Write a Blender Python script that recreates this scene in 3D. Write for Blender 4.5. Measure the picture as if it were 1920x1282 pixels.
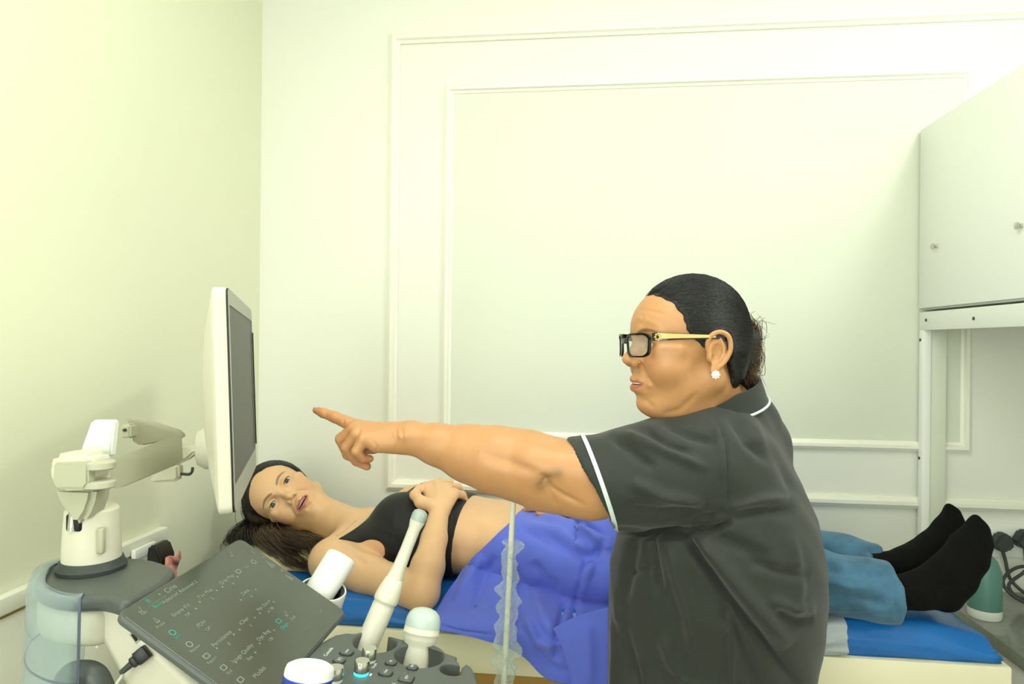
import bpy, bmesh, math, random
import numpy as np
from mathutils import Vector, Matrix
from mathutils.geometry import tessellate_polygon
rng = np.random.default_rng(7); random.seed(7)
S = bpy.context.scene
for o in list(bpy.data.objects): bpy.data.objects.remove(o)
COL = S.collection
PI = math.pi

# ------------------------------------------------------------------ camera
YAW = math.radians(6.6); ROLL = math.radians(.57); FPX = 1280.0
CAM = np.array([0., 0., 1.42])
CF = np.array([-math.sin(YAW), math.cos(YAW), 0.]); _r = np.array([math.cos(YAW), math.sin(YAW), 0.]); _u = np.array([0, 0, 1.])
CR = math.cos(ROLL)*_r + math.sin(ROLL)*_u; CU = -math.sin(ROLL)*_r + math.cos(ROLL)*_u
cd = bpy.data.cameras.new('camera'); cam = bpy.data.objects.new('camera', cd); COL.objects.link(cam)
cd.lens = 24.0; cd.sensor_width = 36.0; cd.sensor_fit = 'HORIZONTAL'; cd.clip_start = .05
cam.matrix_world = Matrix(((CR[0], CU[0], -CF[0], CAM[0]), (CR[1], CU[1], -CF[1], CAM[1]), (CR[2], CU[2], -CF[2], CAM[2]), (0, 0, 0, 1)))
S.camera = cam
# ------------------------------------------------------------------ world, lights, exposure
S.view_settings.view_transform = 'Standard'; S.view_settings.look = 'None'
S.view_settings.gamma = 1.0; S.view_settings.use_curve_mapping = False
S.view_settings.exposure = 0.16
W = bpy.data.worlds.new('world'); S.world = W; W.use_nodes = True
W.node_tree.nodes['Background'].inputs[0].default_value = (.95, 1, .86, 1)
W.node_tree.nodes['Background'].inputs[1].default_value = .3
def area(name, loc, target, sx, sy, power, color):
    l = bpy.data.lights.new(name, 'AREA'); l.shape = 'RECTANGLE'; l.size = sx; l.size_y = sy; l.energy = power; l.color = color
    o = bpy.data.objects.new(name, l); COL.objects.link(o); o.location = loc
    o.rotation_euler = (Vector(target)-Vector(loc)).to_track_quat('-Z', 'Y').to_euler(); return o
area('ceiling_lamp_light', (1.16, .60, 2.66), (1.10, .7, 0), .16, .5, 13.5, (.975, 1, .97))
area('ceiling_lamp_light', (-.08, .75, 2.66), (-.08, .75, 0), .45, .45, 6.5, (.975, 1, .97))
area('ceiling_lamp_light', (-.60, .05, 2.66), (-.7, .3, 0), .45, .45, 5.2, (.975, 1, .95))
area('front_fill_light', (-.35, -1.5, 1.65), (.3, 1.6, 1.2), 1.2, 1.5, 20, (.97, 1, .99))  # unseen fill light added behind the camera to brighten cabinet and faces
area('left_fill_light', (-.94, -.60, 1.5), (1.2, .6, 1.4), 1.0, 1.3, 12, (.97, 1, .99))  # second unseen fill, added at the left wall to light the cabinet doors

# ------------------------------------------------------------------ pixel helpers (real world points on real planes)
def D(x, y): return CF + (x-960)/FPX*CR - (y-641)/FPX*CU
def P(x, y, t): return CAM + t*D(x, y)
def onplane(x, y, p, n):
    d = D(x, y); n = np.array(n, float); return CAM + d*(np.dot(np.array(p)-CAM, n)/np.dot(d, n))
def PY(x, y, Y): return onplane(x, y, (0, Y, 0), (0, 1, 0))
def PX(x, y, X): return onplane(x, y, (X, 0, 0), (1, 0, 0))
def PZ(x, y, Z): return onplane(x, y, (0, 0, Z), (0, 0, 1))
def proj(p):
    d = np.asarray(p)-CAM; t = d@CF; return 960+FPX*(d@CR)/t, 641-FPX*(d@CU)/t
# ------------------------------------------------------------------ materials
def lin(h):
    if isinstance(h, str):
        h = h.lstrip('#'); c = [int(h[i:i+2], 16)/255 for i in (0, 2, 4)]
    else: c = h
    return tuple((x/12.92 if x <= .04045 else ((x+.055)/1.055)**2.4) for x in c)
def mat(name, col, rough=.5, metal=0., bump=0., bscale=60., var=0., vscale=4., sss=0., trans=0., coat=0., emit=None, estr=0., attr=None, spec=.5, streak=None, alpha=1., ior=1.45, sheen=0.):
    m = bpy.data.materials.new(name); m.use_nodes = True; N = m.node_tree; b = N.nodes['Principled BSDF']
    c = (*lin(col), 1)
    I = b.inputs; I['Base Color'].default_value = c; I['Roughness'].default_value = rough; I['Metallic'].default_value = metal
    I['Specular IOR Level'].default_value = spec; I['Transmission Weight'].default_value = trans; I['Coat Weight'].default_value = coat
    I['Alpha'].default_value = alpha; I['IOR'].default_value = ior; I['Sheen Weight'].default_value = sheen
    if sss: I['Subsurface Weight'].default_value = sss; I['Subsurface Radius'].default_value = (.012, .005, .003); I['Subsurface Scale'].default_value = 1.
    if emit: I['Emission Color'].default_value = (*lin(emit), 1); I['Emission Strength'].default_value = estr
    tc = N.nodes.new('ShaderNodeTexCoord')
    def noise(scale, sc3=None, det=4):
        n = N.nodes.new('ShaderNodeTexNoise'); n.inputs['Scale'].default_value = scale; n.inputs['Detail'].default_value = det
        if sc3:
            mp = N.nodes.new('ShaderNodeMapping'); mp.inputs['Scale'].default_value = sc3
            N.links.new(tc.outputs['Object'], mp.inputs['Vector']); N.links.new(mp.outputs[0], n.inputs['Vector'])
        else: N.links.new(tc.outputs['Object'], n.inputs['Vector'])
        return n
    src = None
    if attr:
        a = N.nodes.new('ShaderNodeVertexColor'); a.layer_name = attr; src = a.outputs['Color']; N.links.new(src, I['Base Color'])
    if var:
        n = noise(vscale, streak); r = N.nodes.new('ShaderNodeMapRange'); r.inputs['From Min'].default_value = .3; r.inputs['From Max'].default_value = .7
        r.inputs['To Min'].default_value = 1-var; r.inputs['To Max'].default_value = 1+var*.6
        N.links.new(n.outputs['Fac'], r.inputs[0])
        v = N.nodes.new('ShaderNodeVectorMath'); v.operation = 'SCALE'; N.links.new(r.outputs[0], v.inputs['Scale'])
        if src: N.links.new(src, v.inputs[0])
        else: v.inputs[0].default_value = c[:3]
        N.links.new(v.outputs[0], I['Base Color'])
    if bump:
        n = noise(bscale, streak, 3); bp = N.nodes.new('ShaderNodeBump'); bp.inputs['Strength'].default_value = bump; bp.inputs['Distance'].default_value = .002
        N.links.new(n.outputs['Fac'], bp.inputs['Height']); N.links.new(bp.outputs[0], I['Normal'])
    return m
def clearmat(name, col, opacity=.25, rough=.08):
    m = bpy.data.materials.new(name); m.use_nodes = True; N = m.node_tree; b = N.nodes['Principled BSDF']; out = N.nodes['Material Output']
    b.inputs['Base Color'].default_value = (*lin(col), 1); b.inputs['Roughness'].default_value = rough
    t = N.nodes.new('ShaderNodeBsdfTransparent'); t.inputs[0].default_value = (.93, .97, .98, 1)
    mx = N.nodes.new('ShaderNodeMixShader'); fr = N.nodes.new('ShaderNodeLayerWeight'); fr.inputs[0].default_value = .35
    mr = N.nodes.new('ShaderNodeMapRange'); mr.inputs['To Min'].default_value = opacity; mr.inputs['To Max'].default_value = min(1, opacity+.55)
    N.links.new(fr.outputs['Facing'], mr.inputs[0]); N.links.new(mr.outputs[0], mx.inputs[0])
    N.links.new(t.outputs[0], mx.inputs[1]); N.links.new(b.outputs[0], mx.inputs[2]); N.links.new(mx.outputs[0], out.inputs[0])
    return m
M = {}
M['wall_back'] = mat('wall_paint_cream', '#edefe3', .6, var=.015, vscale=1.5)
M['wall_left'] = mat('wall_paint_pale_yellow', '#ebedd3', .6, var=.02, vscale=1.2)
M['trim'] = mat('trim_white', '#f6f7e8', .4)
M['panel'] = mat('panel_grey_green', '#dfe4d3', .5, var=.01)
M['ceiling'] = mat('ceiling_white', '#f4f4ea', .8); M['floor'] = mat('floor_tile', '#b8b5a0', .35, var=.08, vscale=6)
M['white_lam'] = mat('white_laminate', '#f2f5ee', .35, var=.01, vscale=3)
M['cream_wood'] = mat('cream_painted_wood', '#e9e5c6', .45, var=.03, vscale=5)
M['brass_strip'] = mat('brown_wood_strip', '#a8843a', .5, var=.12, vscale=20)
M['chrome'] = mat('chrome', '#c8c8c0', .22, 1.); M['steel_dark'] = mat('dark_metal', '#50524e', .35, .8)
M['blue_vinyl'] = mat('blue_vinyl', '#1868b4', .32, bump=.25, bscale=25, var=.08, vscale=7)
M['grey_sheet'] = mat('grey_sheet', '#aeb8bc', .55, bump=.5, bscale=30, var=.12, vscale=10)
M['pillow'] = mat('cream_cotton', '#d9cfa0', .85, bump=.3, bscale=80, var=.1, vscale=12)
M['granite'] = mat('glossy_stone', '#8a8f86', .12, var=.1, vscale=60)
M['plastic_white'] = mat('machine_white_plastic', '#dad8c4', .38, bump=.03, bscale=400)
M['plastic_arm'] = mat('arm_light_grey_plastic', '#b9baa2', .35, bump=.03, bscale=400)
M['plastic_dark'] = mat('machine_dark_grey_plastic', '#555b57', .42, bump=.06, bscale=700)
M['plastic_black'] = mat('black_plastic', '#161817', .38); M['rubber'] = mat('rubber_grey', '#3c423f', .6)
M['bezel'] = mat('bezel_silver_grey', '#a3a79a', .4); M['screen_reflect'] = mat('monitor_screen_reflect_glow', '#b4b498', .3, spec=.8, emit='#b9b99a', estr=.5, var=.02)  # monitor screen: pale colour and emission stand in for the wall's grazing reflection
M['glass_reflect_tint'] = mat('touch_glass', '#3f463d', .27, spec=.8, ior=1.6)  # base lightened to grey-green, a reflection painted into the dark glass
M['ink'] = mat('screen_grey_text', '#7d877e', .5, emit='#a8b4aa', estr=.10); M['ink_teal'] = mat('screen_teal_text', '#37937f', .5, emit='#3fae95', estr=.15)
M['glare'] = mat('painted_reflection', '#6b746b', .6); M['ink_white'] = mat('panel_white_print', '#e4e8e2', .5); M['teal_glow'] = mat('teal_light_ring', '#40e0e8', .4, emit='#35dff0', estr=2.2)
M['probe'] = mat('probe_off_white', '#dcdbc8', .36); M['probe_tip'] = mat('probe_grey_rubber', '#a3b0a6', .3)
M['probe_dome'] = mat('probe_pale_dome', '#bfcfc6', .3)
M['tube_white'] = mat('bright_white_plastic', '#eef2ea', .45); M['bottle_blue'] = mat('royal_blue_plastic', '#2440a8', .35)
M['label'] = mat('printed_label', '#dfe0d4', .5, var=.12, vscale=90)
M['clear'] = clearmat('clear_blue_acrylic', '#bccccc', .09); M['film'] = clearmat('crumpled_clear_film', '#e4eee8', .13, .12)
M['edge'] = mat('acrylic_edge_blue', '#37466a', .2, spec=.7)
M['cord'] = mat('grey_cord', '#c9cdbf', .5); M['rod'] = mat('ivory_rod', '#e8e8d4', .4)
M['red_print'] = mat('red_and_cream_wrapper', '#e7a292', .5, var=.45, vscale=45); M['teal'] = mat('teal_bottle', '#5a8880', .35)
# ------------------------------------------------------------------ mesh helpers
def link(name, mesh, m=None, parent=None, smooth=True, ang=None):
    o = bpy.data.objects.new(name, mesh); COL.objects.link(o)
    if m is not None:
        for mm in (m if isinstance(m, (list, tuple)) else [m]): mesh.materials.append(mm)
    if smooth: mesh.polygons.foreach_set('use_smooth', [True]*len(mesh.polygons))
    if smooth and ang is not None:
        bm = bmesh.new(); bm.from_mesh(mesh)
        for e in bm.edges:
            if len(e.link_faces) == 2 and e.calc_face_angle(0) > math.radians(ang): e.smooth = False
        bm.to_mesh(mesh); bm.free()
    if parent is not None: o.parent = parent
    return o
def finish(name, bm, m, parent=None, smooth=True, ang=35):
    bmesh.ops.recalc_face_normals(bm, faces=bm.faces)
    me = bpy.data.meshes.new(name); bm.to_mesh(me); bm.free(); return link(name, me, m, parent, smooth, ang)
def arrmesh(name, v, f, m, parent=None, smooth=True, ang=None):
    me = bpy.data.meshes.new(name); me.from_pydata(np.asarray(v).tolist(), [], [tuple(int(i) for i in q) for q in f]); me.update()
    return link(name, me, m, parent, smooth, ang)
def tag(o, label=None, cat=None, group=None, kind=None):
    if label: o['label'] = label
    if cat: o['category'] = cat
    if group: o['group'] = group
    if kind: o['kind'] = kind
    return o
def empty(name, label, cat, group=None):
    o = bpy.data.objects.new(name, None); COL.objects.link(o); o.empty_display_size = .05; return tag(o, label, cat, group)
def bm_box(bm, lo, hi, bev=0., seg=2, mtx=None):
    lo, hi = np.minimum(lo, hi), np.maximum(lo, hi)
    r = bmesh.ops.create_cube(bm, size=1); vs = r['verts']
    for v in vs: v.co = Vector([(lo[i]+hi[i])/2 + v.co[i]*(hi[i]-lo[i]) for i in range(3)])
    if bev:
        es = list({e for v in vs for e in v.link_edges}); r = bmesh.ops.bevel(bm, geom=es, offset=bev, segments=seg, affect='EDGES', profile=.5)
        vs = list({v for f in r['faces'] for v in f.verts} | {v for v in vs if v.is_valid})
    if mtx is not None:
        for v in vs: v.co = mtx @ v.co
    return vs
def box(name, lo, hi, m, parent=None, bev=.003, seg=2, mtx=None, kind=None):
    bm = bmesh.new(); bm_box(bm, lo, hi, bev, seg, mtx); o = finish(name, bm, m, parent)
    if kind: o['kind'] = kind
    return o
def frame_mtx(o, z, x=None):
    z = Vector(z).normalized(); x = Vector(x) if x is not None else (Vector((1, 0, 0)) if abs(z.x) < .9 else Vector((0, 1, 0)))
    x = (x - z*x.dot(z)).normalized(); y = z.cross(x); o = Vector(o)
    return Matrix(((x.x, y.x, z.x, o.x), (x.y, y.y, z.y, o.y), (x.z, y.z, z.z, o.z), (0, 0, 0, 1)))
def bm_lathe(bm, prof, mtx, n=32, sx=1., sy=1., close=True):
    rings = []
    for r, z in prof:
        if r < 1e-6: rings.append([bm.verts.new(mtx @ Vector((0, 0, z)))])
        else: rings.append([bm.verts.new(mtx @ Vector((r*sx*math.cos(2*PI*i/n), r*sy*math.sin(2*PI*i/n), z))) for i in range(n)])
    for a, b in zip(rings[:-1], rings[1:]):
        for i in range(n):
            j = (i+1) % n
            q = [a[i % len(a)], a[j % len(a)], b[j % len(b)], b[i % len(b)]]; u = []
            for x in q:
                if x not in u: u.append(x)
            if len(u) > 2:
                try: bm.faces.new(u)
                except ValueError: pass
    if close:
        for rg in (rings[0], rings[-1]):
            if len(rg) > 2: bm.faces.new(rg)
def lathe(name, prof, mtx, m, parent=None, n=32, sx=1., sy=1., ang=40):
    bm = bmesh.new(); bm_lathe(bm, prof, mtx, n, sx, sy); return finish(name, bm, m, parent, ang=ang)
def smooth_path(pts, n=8):
    pts = [np.array(p, float) for p in pts]; out = []
    for i in range(len(pts)-1):
        p0 = pts[max(i-1, 0)]; p1 = pts[i]; p2 = pts[i+1]; p3 = pts[min(i+2, len(pts)-1)]
        for k in range(n):
            t = k/n; out.append(.5*((2*p1)+(-p0+p2)*t+(2*p0-5*p1+4*p2-p3)*t*t+(-p0+3*p1-3*p2+p3)*t**3))
    out.append(pts[-1]); return out
def bm_tube(bm, pts, r, n=10, rs=None, flat=1.):
    pts = [Vector(p) for p in pts]; rings = []; up = None
    for i, p in enumerate(pts):
        t = (pts[min(i+1, len(pts)-1)]-pts[max(i-1, 0)]).normalized()
        if up is None: up = Vector((0, 0, 1)) if abs(t.z) < .9 else Vector((1, 0, 0))
        x = (up - t*up.dot(t)).normalized(); up = x; y = t.cross(x); rr = rs[i] if rs is not None else r
        rings.append([bm.verts.new(p + x*rr*math.cos(2*PI*k/n)*flat + y*rr*math.sin(2*PI*k/n)) for k in range(n)])
    for a, b in zip(rings[:-1], rings[1:]):
        for k in range(n): bm.faces.new([a[k], a[(k+1) % n], b[(k+1) % n], b[k]])
    bm.faces.new(rings[0][::-1]); bm.faces.new(rings[-1])
def tube(name, pts, r, m, parent=None, n=10, rs=None, flat=1.):
    bm = bmesh.new(); bm_tube(bm, pts, r, n, rs, flat); return finish(name, bm, m, parent, ang=60)
def bm_prism(bm, poly, vec):
    vec = Vector(vec); a = [bm.verts.new(Vector(p)) for p in poly]; b = [bm.verts.new(Vector(p)+vec) for p in poly]; n = len(poly)
    bm.faces.new(a); bm.faces.new(b[::-1])
    for i in range(n): bm.faces.new([a[i], b[i], b[(i+1) % n], a[(i+1) % n]])
def prism(name, poly, vec, m, parent=None, bev=.004, seg=3, ang=35):
    bm = bmesh.new(); bm_prism(bm, poly, vec)
    if bev:
        bmesh.ops.recalc_face_normals(bm, faces=bm.faces)
        es = [e for e in bm.edges if len(e.link_faces) == 2 and e.calc_face_angle(0) > .5]
        bmesh.ops.bevel(bm, geom=es, offset=bev, segments=seg, affect='EDGES', clamp_overlap=True)
    return finish(name, bm, m, parent, ang=ang)
def plate(name, loops, mtx, thick, m, parent=None, bev=.002):
    """flat plate with holes: 2D loops (first outer), top face at local z=0"""
    cu = bpy.data.curves.new(name, 'CURVE'); cu.dimensions = '2D'; cu.fill_mode = 'BOTH'; cu.extrude = thick/2-bev; cu.bevel_depth = bev; cu.bevel_resolution = 2; cu.offset = -bev
    for L in loops:
        s = cu.splines.new('POLY'); s.points.add(len(L)-1); s.use_cyclic_u = True
        for i, p in enumerate(L): s.points[i].co = (p[0], p[1], 0, 1)
    t = bpy.data.objects.new('tmp', cu); COL.objects.link(t); dg = bpy.context.evaluated_depsgraph_get()
    me = bpy.data.meshes.new_from_object(t.evaluated_get(dg)); bpy.data.objects.remove(t); bpy.data.curves.remove(cu)
    me.materials.clear(); me.transform(mtx @ Matrix.Translation((0, 0, -thick/2))); me.name = name
    return link(name, me, m, parent, True, 35)
def text(name, s, size, mtx, m, parent=None, ext=.0002):
    cu = bpy.data.curves.new(name, 'FONT'); cu.body = s; cu.size = size; cu.extrude = ext; cu.align_x = 'CENTER'; cu.align_y = 'CENTER'
    t = bpy.data.objects.new('tmp', cu); COL.objects.link(t); dg = bpy.context.evaluated_depsgraph_get()
    me = bpy.data.meshes.new_from_object(t.evaluated_get(dg)); bpy.data.objects.remove(t); bpy.data.curves.remove(cu)
    me.materials.clear(); me.transform(mtx); me.name = name; return link(name, me, m, parent, False)
def ell(cx, cy, rx, ry, n=32, a0=0): return [(cx+rx*math.cos(a0+2*PI*i/n), cy+ry*math.sin(a0+2*PI*i/n)) for i in range(n)]
def superell(cx, cy, rx, ry, e=4, n=40):
    o = []
    for i in range(n):
        a = 2*PI*i/n; c, s = math.cos(a), math.sin(a); o.append((cx+rx*math.copysign(abs(c)**(2/e), c), cy+ry*math.copysign(abs(s)**(2/e), s)))
    return o
#@@ROOM
# ================================================================== ROOM
XL, XR, YB, YF, ZC = -.99, 1.35, 1.95, -1.7, 2.7
def struct(name, lo, hi, m, bev=0.): return box(name, lo, hi, m, None, bev, kind='structure')
struct('floor', (XL-.1, YF-.1, -.1), (XR+.1, YB+.1, 0), M['floor'])
struct('ceiling', (XL-.1, YF-.1, ZC), (XR+.1, YB+.1, ZC+.1), M['ceiling'])
struct('wall_back', (XL-.1, YB, 0), (XR+.1, YB+.1, ZC), M['wall_back'])
struct('wall_left', (XL-.1, YF-.1, 0), (XL, YB, ZC), M['wall_left'])
struct('wall_right', (XR, YF-.1, 0), (XR+.1, YB, ZC), M['trim'])
struct('wall_front', (XL, YF-.1, 0), (XR, YF, ZC), M['trim'])
def ring_trim(name, x0, x1, z0, z1, w, d, Y=YB):
    # moulding: profile (offset inward, projection)
    prof = [(0, 0), (0, d*.55), (w*.18, d*.75), (w*.3, d), (w*.62, d), (w*.75, d*.6), (w, d*.4), (w, 0)]
    bm = bmesh.new(); rings = []
    for off, pr in prof:
        rings.append([bm.verts.new((x, Y-pr, z)) for x, z in ((x0+off, z0+off), (x1-off, z0+off), (x1-off, z1-off), (x0+off, z1-off))])
    for a, b in zip(rings[:-1], rings[1:]):
        for i in range(4): bm.faces.new([a[i], a[(i+1) % 4], b[(i+1) % 4], b[i]])
    o = finish(name, bm, M['trim'], None, False); o['kind'] = 'structure'; return o
ring_trim('trim_1', -.592, 1.27, .985, 2.318, .03, .018)
ring_trim('trim_2', -.428, 1.005, 1.138, 2.163, .026, .016)
struct('trim_6', (.90, YB-.0165, 1.0), (XR, YB-.0005, 1.012), M['trim'], .002)
struct('trim_3', (-.404, YB-.004, 1.162), (.981, YB, 2.139), M['panel'])
# ledge board on the left wall with seams
bm = bmesh.new(); bm_box(bm, (XL, YF, .955), (XL+.022, 1.48, .985), .003); bm_box(bm, (XL, YF, .0), (XL+.014, 1.478, .952), .001)
for k in range(12): bm_box(bm, (XL+.013, YF+.1+k*.26, .80), (XL+.017, YF+.104+k*.26, .945))
tag(finish('trim_4', bm, M['trim']), kind='structure')
tag(box('trim_5', (XL, YF, .948), (XL+.0165, 1.47, .951), M['brass_strip'], None, .001), kind='structure')

# ================================================================== WALL CABINET (right)
XC = .869
cab = empty('wall_cabinet', 'white laminate wall cabinet with round chrome knobs fixed above the counter at right', 'cabinet')
cab.location = (0, 0, 0)
box('body', (XC+.016, .45, 1.516), (XR-.005, YB-.002, 2.0), M['white_lam'], cab, .001)
def cdoor(y0, y1, kx, ky, n):
    d = box('door', (XC, y0, 1.520), (XC+.0165, y1, 1.997), M['white_lam'], cab, .0012)
    k = PX(kx, ky, XC); lathe('knob', [(.0, .0), (.005, 0), (.004, .004), (.0075, .008), (.0075, .011), (.004, .013), (0, .0135)], frame_mtx((XC-.0002, k[1], k[2]), (-1, 0, 0)), M['chrome'], d, 20)
cdoor(1.475, 1.938, 1756, 462, 0); cdoor(1.008, 1.472, 1916, 423, 1)
# frame unit below the cabinet
fr = empty('shelf_frame', 'white screwed board frame standing under the wall cabinet on the counter', 'frame')
box('top_rail', (XC+.002, .45, 1.462), (XC+.022, 1.938, 1.510), M['white_lam'], fr, .001)
box('top_board', (XC+.022, .45, 1.492), (XR-.006, 1.938, 1.512), M['white_lam'], fr, .001)
box('post', (XC+.002, 1.915, 0.), (XC+.022, 1.938, 1.462), M['white_lam'], fr, .001)
box('stile', (XC+.022, 1.922, .772), (XC+.064, 1.936, 1.490), M['panel'], fr, .001)
for (x, y) in ((1735, 600), (1824, 597), (1718, 637), (1712, 855)):
    p = PX(x, y, XC); p[1] = min(p[1], 1.930); lathe('screw', [(0, 0), (.0042, 0), (.004, .0015), (0, .0025)], frame_mtx((XC+.002, p[1], p[2]), (-1, 0, 0)), M['steel_dark'], fr, 14)
ct = empty('counter', 'glossy grey stone counter on a white base along the right wall', 'counter')
box('worktop', (.905, .35, .742), (XR-.002, YB-.002, .772), M['granite'], ct, .002)
box('base', (.915, .36, .0), (XR-.002, YB-.002, .741), M['white_lam'], ct, .002)
# socket plates, plugs and cords on the back wall above the counter
pts_plug = [(1875, 1015), (1917, 1010)]
for i, (x, y) in enumerate(pts_plug):
    c = PY(x, y, YB-.02)
    t = empty('power_plug', ['black power plug with coiled cord on back wall, half hidden by the sock', 'black power plug cut by the right edge of the photo'][i], 'plug', 'power plugs above the counter')
    bm = bmesh.new(); bm_prism(bm, [(c[0]-.026, YB-.008, c[2]-.006), (c[0]-.008, YB-.008, c[2]+.024), (c[0]+.014, YB-.008, c[2]+.024), (c[0]+.028, YB-.008, c[2]-.004), (c[0]+.012, YB-.008, c[2]-.022), (c[0]-.012, YB-.008, c[2]-.022)], (0, -.034, 0))
    bmesh.ops.bevel(bm, geom=list(bm.edges), offset=.005, segments=2, affect='EDGES'); finish('plug_body', bm, M['rubber'], t)
    x0 = c[0]; z0 = c[2]
    if i == 0: pth = [(x0, YB-.03, z0-.02), (x0+.005, YB-.035, z0-.06), (x0+.012, YB-.05, z0-.125), (x0+.05, YB-.08, z0-.165), (x0+.11, YB-.07, z0-.13), (x0+.10, YB-.06, z0-.08), (x0+.03, YB-.05, z0-.075), (x0-.02, YB-.07, z0-.12), (x0+.0, YB-.10, z0-.165), (x0+.06, YB-.12, z0-.172), (x0+.14, YB-.12, .838)]
    else: pth = [(x0, YB-.03, z0-.02), (x0, YB-.035, z0-.07), (x0-.01, YB-.05, z0-.10), (x0-.055, YB-.06, z0-.15), (x0-.03, YB-.09, z0-.178), (x0+.05, YB-.12, .840), (x0+.14, YB-.14, .838)]
    pth = [(a, b, z0+(c-z0)*.74 if c < z0 else c) for a, b, c in pth]; tube('cord', smooth_path(pth), .0042, M['rubber'], t)
pc_ = (PY(1875, 1015, YB)+PY(1917, 1010, YB))/2
pl = box('socket_plate', (pc_[0]-.075, YB-.0075, pc_[2]-.045), (pc_[0]+.075, YB-.0185+.018, pc_[2]+.045), M['tube_white'], None, .003); tag(pl, 'white double socket plate on the back wall behind the two black plugs', 'socket')
# teal bottle on the counter behind the sock
tb = empty('teal_bottle', 'teal bottle with white base standing on the counter behind the black sock', 'bottle')
c = PY(1836, 1130, 1.76); mx = frame_mtx((max(c[0], .945), 1.76, .7725), (0, 0, 1))
lathe('base', [(0, 0), (.034, 0), (.036, .004), (.036, .022)], mx, M['tube_white'], tb)
lathe('bottle_body', [(.036, .022), (.035, .11), (.026, .135), (.012, .15), (.012, .165), (0, .166)], mx, M['teal'], tb)

# ================================================================== EXAM COUCH
bed = empty('examination_couch', 'cream built-in examination couch with blue vinyl mattress carrying the lying woman', 'examination couch')
BX0, BX1, BY, BZ = -.90, .757, 1.32, .845
box('base', (BX0, BY+.012, 0), (BX1-.01, YB-.03, BZ-.105), M['cream_wood'], bed, .003)
box('top_frame', (BX0, BY, BZ-.075), (BX1, YB-.03, BZ), M['cream_wood'], bed, .004)
box('wood_strip', (BX0+.01, BY+.006, BZ-.105), (BX1-.008, YB-.04, BZ-.075), M['brass_strip'], bed, .001)
def soft_slab(name, x0, x1, y0, y1, z0, z1, m, parent, amp=.004, seed=0, rad=.02, nx=140, ny=60, lift=None):
    # closed slab with rounded rim and wrinkles
    r = np.random.default_rng(seed); ph = r.uniform(0, 6.28, 12); fr_ = r.uniform(8, 40, (12, 2)); 
    us = np.linspace(0, 1, nx); 
    prof = [(0, 0.), (rad*.1, .25), (0., .5), (rad*.05, .75)]  # side inset, height frac
    verts = []; faces = []
    def wr(x, y):
        s = 0
        for k in range(12): s += math.sin(fr_[k, 0]*x+fr_[k, 1]*y*1.3+ph[k]+1.5*math.sin(9*y+ph[k]))
        return s/12
    xs = np.linspace(x0, x1, nx); ys = np.linspace(y0, y1, ny); idx = {}
    for i, x in enumerate(xs):
        for j, y in enumerate(ys):
            e = min(x-x0, x1-x, y-y0, y1-y); z = z1 - (rad*(1-math.sqrt(max(0, 1-(1-min(e/rad, 1))**2))) if e < rad else 0)
            if lift: z += lift(x, y)
            idx[i, j] = len(verts); verts.append((x, y, z+amp*wr(x, y)))
    for i in range(nx-1):
        for j in range(ny-1): faces.append((idx[i, j], idx[i+1, j], idx[i+1, j+1], idx[i, j+1]))
    rim = [(i, 0) for i in range(nx)]+[(nx-1, j) for j in range(1, ny)]+[(i, ny-1) for i in range(nx-2, -1, -1)]+[(0, j) for j in range(ny-2, 0, -1)]
    prev = [idx[q] for q in rim]; K = 7; cx, cy = (x0+x1)/2, (y0+y1)/2
    for k in range(1, K+1):
        f = k/K; cur = []
        for q in rim:
            x, y, zt = verts[idx[q]]; b = math.sin(PI*f)*rad*.35 + amp*1.6*wr(x*1.7+f*.06, y*1.7-f*.2+f)*(1-f*.5)
            nx_ = (-1 if q[0] == 0 else 1 if q[0] == nx-1 else 0); ny_ = (-1 if q[1] == 0 else 1 if q[1] == ny-1 else 0)
            cur.append(len(verts)); verts.append((x+nx_*b, y+ny_*b, zt+(z0-zt)*f))
        n = len(rim)
        for a in range(n): faces.append((prev[a], cur[a], cur[(a+1) % n], prev[(a+1) % n]))
        prev = cur
    faces.append(tuple(prev[::-1]))
    return arrmesh(name, verts, faces, m, parent)
MZ = .892
def mlift(x, y):
    s = 0
    if x > .25: s = .018*math.exp(-((x-.56)/.13)**4)
    if x > .64: s -= .004*((x-.64)/.08)**1.5
    return s
soft_slab('mattress', BX0+.01, .738, BY+.012, YB-.05, BZ, MZ, M['blue_vinyl'], bed, .0055, 3, .020, lift=mlift)
bm = bmesh.new()  # grey sheet band over the mattress: wraps top and front
sh = []
for i in range(40):
    x = .02 + (.475-.02)*i/39
    row = []; lf = mlift(x, 0)
    for k in range(26):
        if k < 10: y = BY+.005-.004*math.sin(PI*k/9); z = BZ+.002+(MZ+lf-.02-BZ)*k/9
        elif k < 14: a = (k-9)/5*PI/2; y = BY+.005+.028*(1-math.cos(a)); z = MZ+lf-.022+.026*math.sin(a)
        else: y = BY+.033+(k-13)/12*.5; z = MZ+lf+.0065
        w = .0025*math.sin(23*x+5*k)+.002*math.sin(61*x+2.1*k)
        row.append(bm.verts.new((x+.0012*math.sin(k*.7), y-(w if k < 12 else 0)-.003, z+(w*.4 if k >= 12 else 0))))
    sh.append(row)
for a, b in zip(sh[:-1], sh[1:]):
    for k in range(25): bm.faces.new([a[k], b[k], b[k+1], a[k+1]])
finish('sheet', bm, M['grey_sheet'], bed, ang=180)
#@@MACHINE
# ================================================================== ULTRASOUND MACHINE
um = empty('ultrasound_machine', 'off-white and dark grey ultrasound machine with tilted touch screen and side-on monitor', 'ultrasound machine')
def v3(a): return Vector([float(q) for q in a])
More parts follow.
